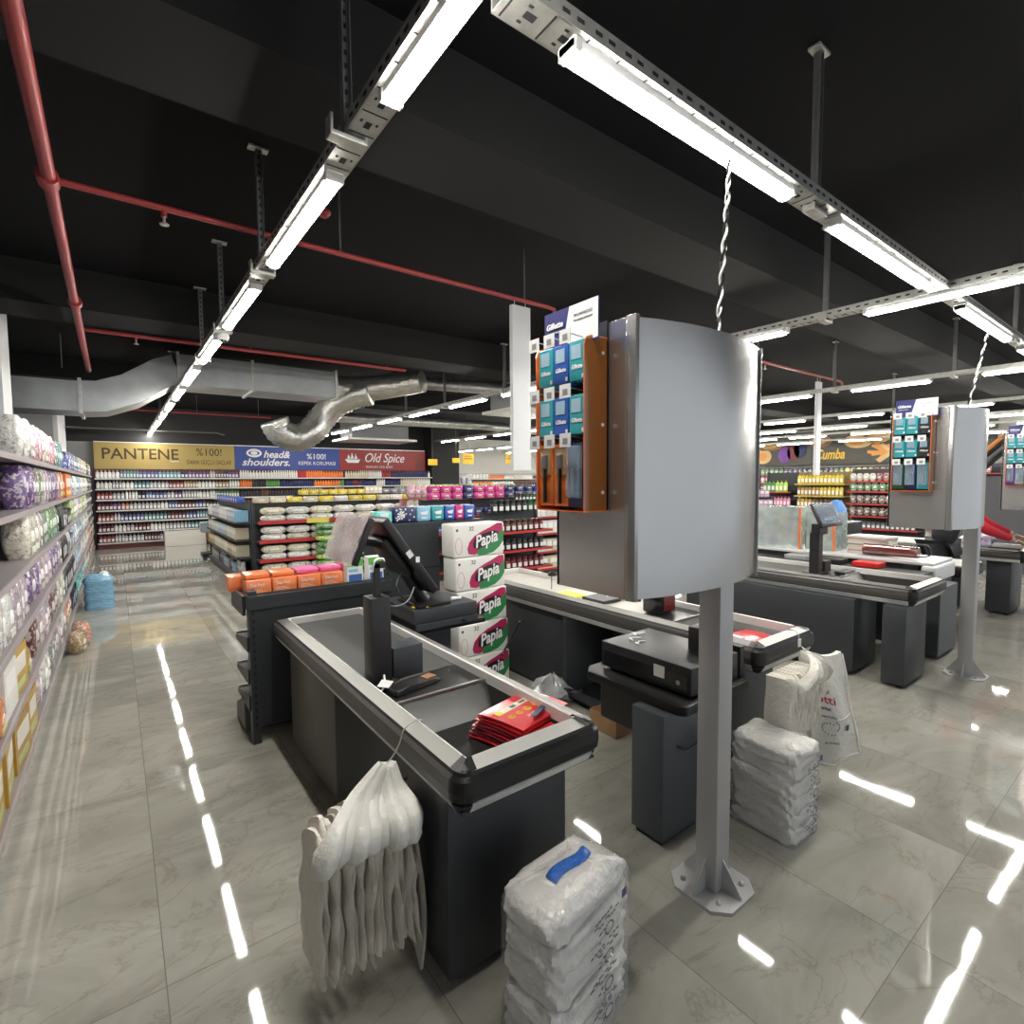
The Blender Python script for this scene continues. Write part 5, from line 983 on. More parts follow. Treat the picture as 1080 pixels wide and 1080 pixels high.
leaflet(5.5, 1.95, .72, .2, 'pale and red leaflet lying farther back in the third checkout trough', 'leaflets of the third checkout', False, mat('pale_leaflet', (.45, .40, .38), .3, coat=.4, noise=.4, nscale=12), W=.3, Dp=.2)
# ================================================================ SILVER DISPLAY BOXES
PROD = [('teal', 'teal'), ('blue', 'blue'), ('teal', 'teal'), ('orange', 'orange'), ('navy', 'dark blue')]
def display(x0, y0, W, D, bulge, zb, zt, post, name_label, where, cards, post_label):
    r = T('display_box', name_label, 'display', (post[0], post[1], 0), 'silver display boxes on posts')
    n = 14; s_ = .024
    fr = [(x0 + s_ + (W - 2 * s_) * k / n, y0 + .0 - bulge * math.sin(PI * k / n) ** .8) for k in range(n + 1)]
    b = MB(); poly = [(x0 + s_, y0 + .015)] + [(p[0], p[1] + .012) for p in fr] + [(x0 + W - s_, y0 + D - .01), (x0 + s_, y0 + D - .01)]
    ring0 = [(p[0], p[1]) for p in fr]
    q = MB(); q.loft([[(x, y, zb + .012) for x, y in ring0] + [(x0 + W - s_, y0 + .05, zb + .012), (x0 + s_, y0 + .05, zb + .012)], [(x, y, zt - .004) for x, y in ring0] + [(x0 + W - s_, y0 + .05, zt - .004), (x0 + s_, y0 + .05, zt - .004)]], SILV); q.build('curved_front_panel', r, 35)
    for sx_, nm in ((0, 'side_panel'), (1, 'side_panel')):
        xa = x0 if sx_ == 0 else x0 + W - .012
        q = MB(); q.box(xa, xa + .012, y0 + .03, y0 + D, zb, zt, SILV, .002); q.build(nm, r)
        xb = x0 if sx_ == 0 else x0 + W
        sg = 1 if sx_ == 0 else -1
        q = MB(); q.prism([(xb, y0 + .03), (xb + sg * .006, y0 - .004), (xb + sg * .018, y0 - .010), (xb + sg * s_, y0 + .0), (xb + sg * s_, y0 + .03)], 'z', zb - .004, zt + .004, SILV, .0015); q.build('corner_post', r, 30)
    q = MB(); q.box(x0, x0 + W, y0 + D - .012, y0 + D, zb, zt, SILV); q.build('back_panel', r)
    q = MB(); q.prism([(x0 + .005, y0 + .03)] + [(p[0], p[1] + .01) for p in fr] + [(x0 + W - .005, y0 + .03), (x0 + W - .005, y0 + D - .01), (x0 + .005, y0 + D - .01)], 'z', zb, zb + .012, SILV); q.build('bottom_panel', r)
    q = MB(); q.prism([(x0 + .005, y0 + .03)] + [(p[0], p[1] + .01) for p in fr] + [(x0 + W - .005, y0 + .03), (x0 + W - .005, y0 + D - .01), (x0 + .005, y0 + D - .01)], 'z', zt - .012, zt - .004, SILVP); q.build('top_panel', r)
    px, py = post; h = .05
    q = MB(); q.box(px - h, px + h, py - h, py + h, .012, zb + .2, SILVP, .006); q.build('post', r, 40)
    q = MB(); e = .145; c_ = .06; q.prism([(px - e + c_, py - e), (px + e - c_, py - e), (px + e, py - e + c_), (px + e, py + e - c_), (px + e - c_, py + e), (px - e + c_, py + e), (px - e, py + e - c_), (px - e, py - e + c_)], 'z', 0, .012, SILVP); bp = q.build('base_plate', r)
    for dx, dy in ((1, 0), (-1, 0), (0, 1), (0, -1)):
        q = MB()
        a = Vector((px + dx * h, py + dy * h, .012)); o_ = Vector((dx, dy, 0)); t_ = Vector((dy, dx, 0)) * .003
        q.mesh_part([a - t_, a + o_ * .085 - t_, a + o_ * .085 + Vector((0, 0, .015)) - t_, a + Vector((0, 0, .13)) - t_, a + t_, a + o_ * .085 + t_, a + o_ * .085 + Vector((0, 0, .015)) + t_, a + Vector((0, 0, .13)) + t_], [(0, 1, 2, 3), (7, 6, 5, 4), (0, 4, 5, 1), (1, 5, 6, 2), (2, 6, 7, 3), (3, 7, 4, 0)], SILVP); q.build('gusset', r)
    for dx, dy in ((1, 1), (-1, 1), (1, -1), (-1, -1)):
        q = MB(); q.lathe([(.012, 0), (.012, .008), (.006, .016), (.001, .017)], (px + dx * .085, py + dy * .085, .012), GALV, 8); q.build('bolt', r)
    # ------- razor racks, one on each side face
    for side in (-1, 1):
        X0 = x0 if side < 0 else x0 + W
        def L(a, y, z): return (X0 + side * a, y, z)        # a = distance out of the face
        zr0, zr1 = zb + .295, zt - .015 + .02
        ya, yb = y0 + .105, y0 + .345
        rk = T('razor_rack', 'orange acrylic rack of carded razors on the %s side of the %s' % ('left' if side < 0 else 'right', where), 'rack', (X0, y0 + .2, zr0), 'orange razor racks')
        def bxx(a0, a1, y_0, y_1, z0, z1, m, nm, parent=rk, bev=0, label=None):
            q = MB(); xs = sorted((X0 + side * a0, X0 + side * a1)); q.box(xs[0], xs[1], y_0, y_1, z0, z1, m, bev); return q.build(nm, parent, label=label)
        bxx(.002, .008, ya, yb, zr0, zr1, BLACK, 'back_board')
        for yy, nm in ((ya, 'side_wall'), (yb, 'side_wall')):
            q = MB(); rr = .03; prof = [(X0 + side * .002, zr0), (X0 + side * .112, zr0)] + [(X0 + side * (.112 - rr + rr * math.cos(a)), zr1 - .06 - rr + rr * math.sin(a)) for a in [PI / 2 * k / 6 for k in range(7)]] + [(X0 + side * .002, zr1 - .06)]
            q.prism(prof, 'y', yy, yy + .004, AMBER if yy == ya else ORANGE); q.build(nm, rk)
            q = MB(); q.tube([(X0 + side * p, yy + .002, z) for p, z in [(.1125, zr0), (.1125, zr1 - .09), (.102, zr1 - .067), (.082, zr1 - .059), (.004, zr1 - .059)]], .0022, ORANGE, 6); q.build('edge', rk)
            for zz in (zr0 + .06, (zr0 + zr1) / 2 - .03, zr1 - .11):
                q = MB(); q.lathe([(.006, -.004), (.006, .004)], (0, 0, 0), WHITE, 8, xf=Matrix.Translation((X0 + side * .03, yy, zz)) @ Matrix.Rotation(PI / 2, 4, 'X')); q.build('screw', rk)
        bxx(.002, .114, ya, yb, zr0 - .004, zr0, ORANGE, 'bottom_tray')
        # header card
        q = MB(); q.box(*sorted((X0 + side * .07, X0 + side * .074)), ya - .025, yb + .0, zr1 - .075, zr1 + .062, mat('header_navy', (.02, .025, .14), .4)); hd = q.build('header_card', rk)
        if side < 0:
            q = MB(); xh = X0 - .0755; q.mesh_part([(xh, ya - .024, zr1 - .066), (xh, ya - .024, zr1 + .061), (xh, ya + .11, zr1 + .061), (xh, ya + .14, zr1 - .052), (xh, ya + .08, zr1 - .073)], [(0, 1, 2, 3, 4)], WHITE); q.build('white_panel', hd)
            def tt(s, y, z, h, m, w_=None, **k): 
                o = text(s, (xh, y, z), (0, -1, 0), Z, h, m, hd, width=w_, off=.0015, ext=.0004, **k); return o
            tt('Gillette', (ya + yb) / 2 + .065, zr1 + .012, .02, TXW, .085, shear=.2, bold=.03); tt('TIRAŞ REHBERİNİZ', ya + .045, zr1 + .025, .008, INK, .09); tt('Tıraş bıçağınızı burada seçin', ya + .045, zr1 + .009, .006, INK, .09); tt('SIHHATLİ TIRAŞ', (ya + yb) / 2 + .07, zr1 - .012, .006, TXW, .06)
        # rows of hanging cards
        for row, (zz, hh, n3) in enumerate(cards):
            for col in range(3):
                yc = ya + .045 + col * .078
                colr = n3[col]; zcard = zr0 + zz
                # peg with ticket
                q = MB(); q.tube([L(.008, yc, zcard + hh + .012), L(.155, yc, zcard + hh + .02)], .002, ALU, 6); pg = q.build('peg', rk)
                q = MB(); q.box(*sorted((X0 + side * .155, X0 + side * .157)), yc - .026, yc + .026, zcard + hh - .016, zcard + hh + .028, WHITE); q.build('price_ticket', pg)
                q = MB(); q.box(*sorted((X0 + side * .1572, X0 + side * .158)), yc - .012, yc + .010, zcard + hh - .006, zcard + hh + .012, mat('grey_print', (.25, .25, .25))); q.build('printed_code', pg)
                for dpt in (.035, .065, .095):
                    pr = T('razor_pack', '%s razor card, %s row, %s column, %s on its hook, %s side, %s' % (colr, ['bottom', 'middle', 'top'][row], ['near', 'middle', 'far'][col], {.035: 'last', .065: 'second', .095: 'front'}[dpt], 'left' if side < 0 else 'right', where.replace('silver ', '').replace('second', '2nd') if 0 else where.replace('silver ', '')), 'pack', L(dpt, yc, zcard), 'razor packs on the %s side of the %s' % ('left' if side < 0 else 'right', where))
                    cm = mat('razor_card_' + colr, CNAME[colr] if colr in CNAME else (.1, .1, .1), .25, coat=.5, noise=.15, nscale=30)
                    q = MB(); q.box(*sorted((X0 + side * dpt, X0 + side * (dpt + .008))), yc - .036, yc + .036, zcard, zcard + hh, cm, .002); q.build('card', pr)
                    if dpt > .07 and side < 0:
                        xx = X0 - dpt - .0085
                        if row == 0 and colr == 'orange':
                            q = MB(); q.box(xx - .012, xx, yc - .004, yc + .004, zcard + .01, zcard + hh * .62, BLACK, .002); q.box(xx - .014, xx, yc - .012, yc + .012, zcard + hh * .6, zcard + hh * .84, GALVD, .004); q.build('razor', pr)
                            q = MB(); q.box(xx - .003, xx, yc - .026, yc + .026, zcard + hh * .5, zcard + hh * .95, mat('pale_blister', (.62, .45, .25), .15, alpha=.5, coat=1), .006); q.build('blister', pr)
                        elif row == 0:
                            q = MB(); q.box(xx - .025, xx, yc - .03, yc + .03, zcard + .03, zcard + hh * .95, mat('blister_clear', (.35, .45, .55), .1, alpha=.45, coat=1), .006); q.build('blister', pr)
                            q = MB(); q.box(xx - .012, xx, yc - .018, yc - .008, zcard + .05, zcard + hh * .6, mat('dark_razor', (.03, .05, .09), .3), .003); q.box(xx - .012, xx, yc + .006, yc + .016, zcard + .05, zcard + hh * .6, ALU, .003); q.build('razor', pr)
                        else:
                            text('Gillette', (xx, yc, zcard + hh * .35), (0, -1, 0), Z, .014, TXW, pr, width=.05, off=.001, ext=.0003, shear=.2, bold=.03)
                            q = MB(); q.box(xx - .001, xx, yc - .02, yc + .025, zcard + hh * .55, zcard + hh * .9, mat('blister_clear2', (.35, .5, .6), .2)); q.build('printed_panel', pr); q = MB(); q.box(xx - .001, xx, yc - .034, yc - .024, zcard + hh * .05, zcard + hh * .15, TXW); q.build('size_mark', pr)
    return r
c1 = [(.012, .215, ['navy', 'orange', 'orange']), (.255, .13, ['teal', 'blue', 'teal']), (.43, .13, ['teal', 'blue', 'teal'])]
display(1.335, 1.127, .79, .365, .065, 1.35, 2.27, (1.985, 1.225), 'large curved silver display box on a square post in the centre', 'large silver box', c1, '')
c2 = [(.012, .20, ['teal', 'navy', 'dark green']), (.255, .13, ['black', 'teal', 'teal']), (.43, .13, ['black', 'teal', 'teal'])]
display(4.955, 1.165, .80, .40, .10, 1.35, 2.27, (5.93, 1.24), 'second silver display box on a post over the third checkout', 'second silver box', c2, '')
c3 = [(.012, .20, ['teal', 'silver', 'purple']), (.255, .13, ['teal', 'teal', 'teal']), (.43, .13, ['teal', 'teal', 'teal'])]
display(8.5, 1.13, .80, .40, .10, 1.35, 2.27, (9.2, 1.22), 'third silver display box cut off by the right edge', 'third silver box', c3, '')
# cable drops to the boxes
for x, x2, lb in [(2.11, 1.98, 'twisted dark cable running down to the large silver box'), (6.35, 5.6, 'twisted cable running down to the second silver box')]:
    r = T('power_cable', lb, 'cable', (x, 1.25, 2.6), 'cables dropping to the silver boxes')
    for ph in (0, PI):
        b = MB(); b.tube([(x + (x2 - x) * (1 - t) + .007 * math.cos(ph + t * 40), 1.27 - .03 * (1 - t) + .007 * math.sin(ph + t * 40), 2.26 + t * .85) for t in [k / 60 for k in range(61)]], .0055, BLACKG if ph else GALV, 6); b.build('strand', r)
# ================================================================ BAGS
def bag_bundle(cx, cy, x0, x1, ztop, zbot, hook, label, n, wire, depth=.2, seed=1):
    random.seed(seed); r = T('bag_bundle', label, 'bags', (cx, cy, zbot)); 
    for i in range(n):
        t = i / (n - 1); xs = x0 + (x1 - x0) * t; ph = random.random() * 6; rings = []; zb = zbot + random.uniform(-.015, .03) + (.02 if t < .1 else 0); top = ztop + .035 * math.sin(PI * t) + random.uniform(-.015, .02)
        th = (x1 - x0) / n * 1.15; N_ = 20; yf = cy - depth / 2 + random.uniform(-.02, .035); yb_ = cy + depth / 2
        for k in range(N_ + 1):
            u = k / N_; z = zb + (top - zb) * u; fl = (1 - u)
            xo = xs + .004 * math.sin(ph + 7 * u) + (xs - (x0 + x1) / 2) * .10 * fl
            g = 1.0
            if u > .86: g = math.sqrt(max(0.02, 1 - ((u - .86) / .145) ** 2))
            yf_ = yf + .012 * math.sin(ph * 2 + 9 * u) + (1 - g) * .10
            w1 = th * (.88 + .12 * math.sin(ph + 13 * u)) * (.6 + .4 * g)
            ring_ = []
            for (a, bq) in [(-1, .25), (-.8, 0.04), (0, 0), (.8, .05), (1, .25), (.8, .6), (1, 1), (-1, 1), (-.7, .6)]:
                ring_.append((xo + a * w1 * .5 + .004 * math.sin(ph + 20 * u + a), yf_ + (yb_ - yf_) * bq * g + (0 if bq else -.004), z))
            rings.append(ring_)
        b = MB(); b.loft(rings, BAGW2); b.build('bag', r, 60)
    # handles gathered to the hook
    hx, hy, hz = hook
    for i in range(7):
        t = i / 6; xs = x0 + .01 + (x1 - x0 - .03) * t; y_ = cy - depth * .30 + random.uniform(-.02, .03)
        P = smoothpts([(xs + .012, y_ - .012, ztop - .075), (xs - .004, y_ - .045, ztop - .05), (xs + (hx - xs) * .12, y_ - .05, ztop + .012), (xs + (hx - xs) * .5, (y_ + hy) / 2, ztop + (hz - ztop) * .45), (hx + (t - .5) * .03, hy, hz - .01)], 5)
        rings = []
        for k, p in enumerate(P):
            u = k / (len(P) - 1); en = min(1, (u + .02) / .16) ** .5; wy = (.016 * (1 - u) + .012) * en; wx = (.060 * (1 - u) + .012) * en
            tan = (P[min(k + 1, len(P) - 1)] - P[max(k - 1, 0)]).normalized(); sd = tan.cross(Vector((0, 1, 0))).normalized(); up = sd.cross(tan)
            rings.append([p + Vector((0, 1, 0)) * wx * math.cos(a) * (1.1 + .12 * math.sin(3 * a + i + 3 * u)) + sd * wy * 1.7 * math.sin(a) * (1 + .25 * math.sin(4 * a + i + 4 * u)) for a in [2 * PI * j / 14 for j in range(14)]])
        b = MB(); b.loft(rings, BAGW); b.build('handle', r, 70)
    b = MB(); b.tube(smoothpts(wire, 4), .0028, GALV, 6); b.build('hook_wire', r)
    return r
bag_bundle(.62, 1.74, .475, .79, .60, .115, (.735, 1.74, .745), 'bundle of white carrier bags hanging from the left side of the nearest checkout', 15,
           [(.73, 1.74, .73), (.765, 1.74, .76), (.79, 1.74, .80), (.805, 1.74, .84), (.84, 1.745, .856), (.885, 1.75, .85), (.89, 1.76, .81)], .2, 4)
b = MB()
rings = []
for k in range(9):
    u = k / 8; rings.append([(.79 + .02 * math.sin(5 * u) + .012 * u, 1.62 + .02 * math.cos(4 * u) - .03 * (1 - u), .02 + .6 * u), (.80 + .02 * math.sin(5 * u), 1.66 + .02 * u + .02, .06 + .56 * u), (.803 + .02 * math.sin(5 * u), 1.66 + .02 * u, .06 + .56 * u), (.80 + .02 * math.sin(5 * u), 1.61, .02 + .6 * u)])
b.loft(rings, mat('pale_translucent_bag', (.55, .53, .48), .4)); tag(b.build('loose_bag', smooth=60), 'single limp bag hanging against the front leg of the nearest checkout', 'bag')
# bags of the second checkout
r = T('bag_bundle', 'printed white carrier bags hanging from the corner of the second checkout', 'bags', (3.05, 1.3, .3))
random.seed(9)
for i in range(13):
    t = i / 12; x = 2.72 + .33 * t; ph = random.random() * 6; rings = []
    for k in range(13):
        u = k / 12; z = .40 + .31 * u; g = 1 if u < .8 else math.sqrt(max(.03, 1 - ((u - .8) / .21) ** 2)); xo = x + .008 * math.sin(ph + 6 * u)
        rings.append([(xo - .011, 1.25 + (1 - g) * .05, z), (xo, 1.24 + (1 - g) * .05 + .006 * math.sin(9 * u + ph), z), (xo + .011, 1.25 + (1 - g) * .05, z), (xo + .012, 1.38, z), (xo - .012, 1.38, z)])
    b = MB(); b.loft(rings, BAGW2); b.build('bag', r, 60)
# the printed bag hanging in front, spread out
b = MB(); rings = []; NX = 12
O = Vector((3.02, 1.19, 0))
def sheetpt(u, v):      # u across 0..1, v down 0..1
    a, b__, c, d = Vector((3.075, 1.36, .755)), Vector((3.27, 1.234, .745)), Vector((3.086, 1.285, .13)), Vector((3.24, 1.107, .205))
    p = (a * (1 - u) + b__ * u) * (1 - v) + (c * (1 - u) + d * u) * v; n = Vector((-.55, -.83, 0))
    return p + n * (.02 * math.sin(PI * u) + .008 * math.sin(9 * u + 4 * v) + .006 * math.sin(17 * u * (1 - v) + 5 * v)) + Vector((0, 0, -.03 * math.sin(PI * u) * v * (u < .5) + .012 * math.sin(8 * u) * (1 - v)))
for k in range(15):
    v = k / 14; rings.append([sheetpt(j / NX, v) for j in range(NX + 1)] + [sheetpt(j / NX, v) + Vector((0, .025, 0)) for j in range(NX, -1, -1)])
b.loft(rings, BAGW); pb = b.build('printed_bag', r, 70)
for (u0, v0, u1, v1, w_) in [(0.02, .02, .0, .98, .006), (.985, .02, .985, .98, .008), (.02, .97, .98, .97, .006), (.55, .6, .98, .6, .003)]:
    b = MB(); b.tube([sheetpt(u0 + (u1 - u0) * k / 10, v0 + (v1 - v0) * k / 10) + Vector((0, -.003, 0)) for k in range(11)], w_, BAGW, 6); b.build('bag_seam', pb)
def onbag(s, u, v, h, m, w_=None): 
    p = sheetpt(u, v); p2 = sheetpt(u + .05, v); p3 = sheetpt(u, v - .05); text(s, p, (p2 - p), (p3 - p), h, m, pb, width=w_, off=.004, ext=.0005, bold=.01)
onbag('otti', .42, .40, .045, INKR, .095); onbag('market', .38, .48, .02, INK, .06); onbag('poşet kullan', .42, .55, .012, INK, .08); onbag('geri dönüşüm', .42, .78, .01, INK, .07)
b = MB()
for k in range(16):
    a = 2 * PI * k / 16; c_ = sheetpt(.42 + .16 * math.cos(a), .66 + .05 * math.sin(a)); b.box(c_.x - .004, c_.x + .004, c_.y - .006, c_.y - .003, c_.z - .003, c_.z + .003, INK)
c_ = sheetpt(.78, .70); b.box(c_.x - .016, c_.x + .016, c_.y - .006, c_.y - .003, c_.z - .014, c_.z + .014, INK); c_ = sheetpt(.47, .33); b.mesh_part([c_ + Vector((-.05, -.006, -.005)), c_ + Vector((.0, -.006, .014)), c_ + Vector((.06, -.006, .01)), c_ + Vector((0, -.006, -.002))], [(0, 1, 2, 3)], INK)
b.build('printed_marks', pb)
for i in range(4):
    P = smoothpts([(2.80 + .08 * i, 1.24, .66), (2.86 + .06 * i, 1.21, .72), (2.95 + .02 * i, 1.25, .765), (3.0, 1.33, .78)], 5)
    b = MB(); b.loft([[p + Vector((0, .03 * (1 - k / len(P)) + .008, 0)) * math.cos(a) + Vector((.3, 0, 1)).normalized() * .018 * math.sin(a) * (1 + .4 * math.sin(3 * a)) for a in [2 * PI * j / 12 for j in range(12)]] for k, p in enumerate(P)], BAGW); b.build('handle', r, 70)
b = MB(); b.tube(smoothpts([(3.05, 1.30, .76), (3.08, 1.375, .80), (3.06, 1.375, .86), (3.10, 1.42, .87), (3.14, 1.47, .85)], 4), .003, GALV, 6); b.build('hook_wire', r)
b = MB(); b.box(3.055, 3.085, 1.37, 1.376, .79, .835, WHITE, .002); b.build('white_tag', r)
# wrapped packs of bags
def wrapped(px, py, ang, W, D, H, label, layers, blue=False, seed=0, lean=0):
    random.seed(seed); r = T('wrapped_bag_pack', label, 'pack', (px, py, 0), 'film-wrapped packs of carrier bags'); M_ = Matrix.Translation((px, py, 0)) @ Matrix.Rotation(ang, 4, 'Z')
    lh = H / layers
    for L_ in range(layers):
        rings = []; n = 40; jx, jy = random.uniform(-.008, .008), random.uniform(-.008, .008)
        for k in range(9):
            t = k / 8; s_ = 1 - .05 * abs(2 * t - 1) ** 4
            if L_ == layers - 1 and t > .6: s_ *= math.sqrt(1 - ((t - .6) / .55) ** 2)
            zz = lh * (L_ + t) + .0; row = []
            for j in range(n):
                a = 2 * PI * j / n; ca, sa = math.cos(a), math.sin(a)
                xx = W / 2 * math.copysign(abs(ca) ** .28, ca) * s_ + jx + lean * zz; yy = D / 2 * math.copysign(abs(sa) ** .28, sa) * s_ + jy
                wv = .004 * math.sin(zz * 90 + j * .9 + L_) + .003 * math.sin(j * 2.3 + zz * 30)
                row.append(M_ @ Vector((xx + wv * ca * 1.5, yy + wv * sa * 1.5, zz + .012 * math.sin(j * .32 + L_) * (1 if 0 < t * (L_ + 1) else 0) * (L_ > 0 or t > .3))))
            rings.append(row)
        b = MB(); b.loft(rings, PACKW); b.build('bag_layer', r, 70)
    # clear film over it
    b = MB(); rings = []; n = 44
    for k in range(26):
        t = k / 25; zz = H * 1.015 * t; s_ = 1.0 if t < .88 else math.sqrt(max(0.0, 1 - ((t - .88) / .125) ** 2)) * .98 + .02; row = []
        for j in range(n):
            a = 2 * PI * j / n; ca, sa = math.cos(a), math.sin(a); cr = random.uniform(-.003, .006)
            row.append(M_ @ Vector(((W / 2 + .008 + cr) * math.copysign(abs(ca) ** .25, ca) * s_ + lean * zz, (D / 2 + .008 + cr) * math.copysign(abs(sa) ** .25, sa) * s_, zz + .002 + (random.uniform(0, .012) if t > .9 else 0))))
        rings.append(row)
    b.loft(rings, mat('stretch_film', (.85, .86, .88), .05, alpha=.16, coat=1, bump=1, bscale=34, spec=1)); b.build('stretch_film', r, 70)
    # dark printing down the front
    def fp(x, z, o=.024): return M_ @ Vector((x + lean * z, -D / 2 - o, z))
    b = MB(); 
    rX = M_.to_3x3() @ Vector((1, 0, 0))
    z = H * .80; k = 0
    while z > .04:
        for q_ in range(3):
            wd = random.uniform(.10, .16); x = random.uniform(-.01, .02) + W * .04; hgt = random.uniform(.005, .008)
            x += -wd / 2; p = fp(x, z - q_ * .011); nn_ = random.randint(4, 8)
            for g in range(nn_):
                if random.random() < .8:
                    p0 = fp(x + wd * g / nn_, z - q_ * .011 + random.uniform(-.001, .002) + .10 * (x + wd * g / nn_)); b.mesh_part([p0, p0 + rX * wd / nn_ * .75, p0 + rX * wd / nn_ * .75 + Vector((0, 0, hgt)), p0 + Vector((0, 0, hgt))], [(0, 1, 2, 3)], INK2)
        cz = z - .052; cxx = W * .04 + .02
        for g in range(14):
            a = 2 * PI * g / 14; p0 = fp(cxx + .022 * math.cos(a), cz + .018 * math.sin(a)); b.mesh_part([p0, p0 + rX * .008, p0 + rX * .008 + Vector((0, 0, .006)), p0 + Vector((0, 0, .006))], [(0, 1, 2, 3)], INK2)
        for g in range(5): p0 = fp(cxx - .055 + random.uniform(0, .03), cz + random.uniform(-.02, .02)); b.mesh_part([p0, p0 + rX * .012, p0 + rX * .012 + Vector((0, 0, .005)), p0 + Vector((0, 0, .005))], [(0, 1, 2, 3)], INK2)
        z -= .092
    p0 = fp(W * .28, H * .80); b.mesh_part([p0, p0 + rX * .028, p0 + rX * .028 + Vector((0, 0, .028)), p0 + Vector((0, 0, .028))], [(0, 1, 2, 3)], mat('violet_print', (.09, .07, .2), .5))
    b.build('printed_marks', r)
    if blue:
        b = MB(); P = [M_ @ Vector((-.09 + .18 * t + lean * H, -.005 + .01 * math.sin(6 * t), H + .012)) for t in [k / 8 for k in range(9)]]
        b.loft([[p + Vector((0, 0, .011)) * math.sin(a) * (1 + .3 * math.sin(5 * a + k)) + (M_.to_3x3() @ Vector((0, .022, 0))) * math.cos(a) for a in [2 * PI * j / 12 for j in range(12)]] for k, p in enumerate(P)], mat('blue_film_handle', (.02, .15, .62), .2, coat=1, bump=.8, bscale=40)); b.build('blue_handle', r, 60, label='blue film carrying handle')
    return r
INK2 = mat('faded_dark_print', (.07, .08, .10), .5)
wrapped(1.115, 1.20, .17, .40, .22, .50, 'large film-wrapped pack of bags with a blue handle before the nearest checkout', 5, True, 2)
wrapped(2.60, 1.275, 0, .26, .33, .47, 'film-wrapped pack of bags standing right of the post beside the second checkout', 6, False, 5)
# ================================================================ THIRD CHECKOUT THINGS
r = T('terminal_post', 'black post with tilted dark screen on the third checkout', 'screen', (5.50, 2.33, .80))
b = MB(); b.box(5.42, 5.60, 2.25, 2.42, .802, .815, BLACK); b.build('base_plate', r)
b = MB(); b.box(5.45, 5.54, 2.28, 2.37, .815, 1.21, BLACK, .005); b.build('post_tube', r)
b = MB(); b.box(5.43, 5.62, 2.27, 2.35, 1.19, 1.30, BLACK, .01); b.build('bracket', r)
A = Vector((5.33, 2.20, 1.28)); e1 = Vector((.46, 0, -.0)); e2 = Vector((.03, .12, .22)); nrm = e1.cross(e2).normalized(); nrm = nrm if nrm.y < 0 else -nrm
b = MB(); slab(b, A, e1, e2, nrm, -.03, 0, BLACK, .008); b.build('screen_frame', r, 40)
b = MB(); slab(b, A + e1 * .06 + e2 * .1, e1 * .88, e2 * .84, nrm, .0005, .002, mat('dark_blue_glass', (.03, .055, .09), .15, coat=.4)); b.build('screen_glass', r)
b = MB()
for k in range(5): slab(b, A + e1 * (.25 + .11 * k) + e2 * .25, e1 * .06, e2 * .12, nrm, .0022, .003, mat('faded_key', (.10, .14, .18)))
b.build('screen_keys', r)
r = T('card_reader', 'black card reader beside the post on the third checkout', 'card reader', (5.7, 2.25, .80))
b = MB(); b.box(5.6, 5.74, 2.28, 2.38, .803, .92, BLACK, .01); b.build('body', r); b = MB(); b.box(5.6, 5.85, 2.1, 2.2, .803, .83, BLACK, .01); b.build('handset', r)
CLR = mat('clear_acrylic_case', (.40, .48, .46), .1, alpha=.6, coat=1, noise=.6, nscale=9)
for k, (x, y, wd, h) in enumerate([(6.62, 3.2, .55, .50), (6.72, 2.75, .32, .44)]):
    r = T('acrylic_display_case', ['clear display case with grey and purple goods on the white counter', 'narrow clear display case with orange edge on the white counter'][k], 'case', (x, y, .896), 'clear display cases on the white counter')
    b = MB(); b.box(x - .12, x + .22, y - wd / 2, y + wd / 2, .897, .897 + h, CLR, .006); b.build('clear_shell', r)
    b = MB(); b.box(x - .135, x - .121, y - wd / 2, y - wd / 2 + .02, .897, .897 + h, mat('orange_strip', (.7, .15, .03), .3)); b.build('edge_strip', r)
    for q_ in range(9):
        b = MB(); yy = y - wd / 2 + .05 + (q_ % 3) * (wd - .12) / 3; zz = .91 + (q_ // 3) * .14; b.box(x - .1, x - .02, yy, yy + .07, zz, zz + .11, mat('case_goods_%d' % (q_ % 4), [(.3, .32, .32), (.5, .5, .48), (.22, .05, .30), (.55, .15, .05)][q_ % 4], .4), .004); tag(b.build('small_box'), '%s boxed item, %s place in the %s row, inside the %s clear case' % (['grey', 'pale', 'purple', 'orange'][q_ % 4], ['right', 'middle', 'left'][q_ % 3], ['bottom', 'middle', 'top'][q_ // 3], ['wide', 'narrow'][k]), 'box', 'boxed items inside the %s clear case' % ['wide', 'narrow'][k])
for k in range(9):
    b = MB(); xf = Matrix.Translation((6.78, 2.28, .8975 + k * .022)) @ Matrix.Rotation(random.uniform(-.1, .1), 4, 'Z'); b.box(-.14, .14, -.2, .2, 0, .02, mat('news_%d' % (k % 3), [(.5, .48, .42), (.35, .25, .2), (.6, .6, .55)][k % 3], .6), .003, xf=xf); tag(b.build('newspaper'), '%s newspaper from the bottom of the pile on the white counter' % ORD[k], 'newspaper', 'newspapers piled on the white counter')
r = T('scanner', 'glossy red and black device with a cable at the end of the white counter', 'scanner', (6.7, 1.95, .896))
b = MB(); b.tube([(6.62, 2.3, .96), (6.62, 1.80, .96)], .06, mat('dark_red_gloss', (.10, .01, .01), .12, coat=1), 16); b.build('housing', r, 40)
b = MB(); b.tube([(6.56, 2.28, 1.0), (6.56, 1.86, 1.0)], .008, ORANGE, 6); b.build('orange_strip', r)
b = MB(); b.tube(smoothpts([(6.6, 1.8, .92), (6.6, 1.70, .95), (6.6, 1.72, 1.04), (6.6, 1.82, 1.05)], 5), .008, BLACK, 6); b.build('cable', r)
b = MB(); b.lathe([(.12, 0), (.11, .15), (.06, .25), (.001, .27)], (7.33, 2.87, 1.196), mat('blue_cloth', (.10, .25, .55), .6, bump=.5), 12); 
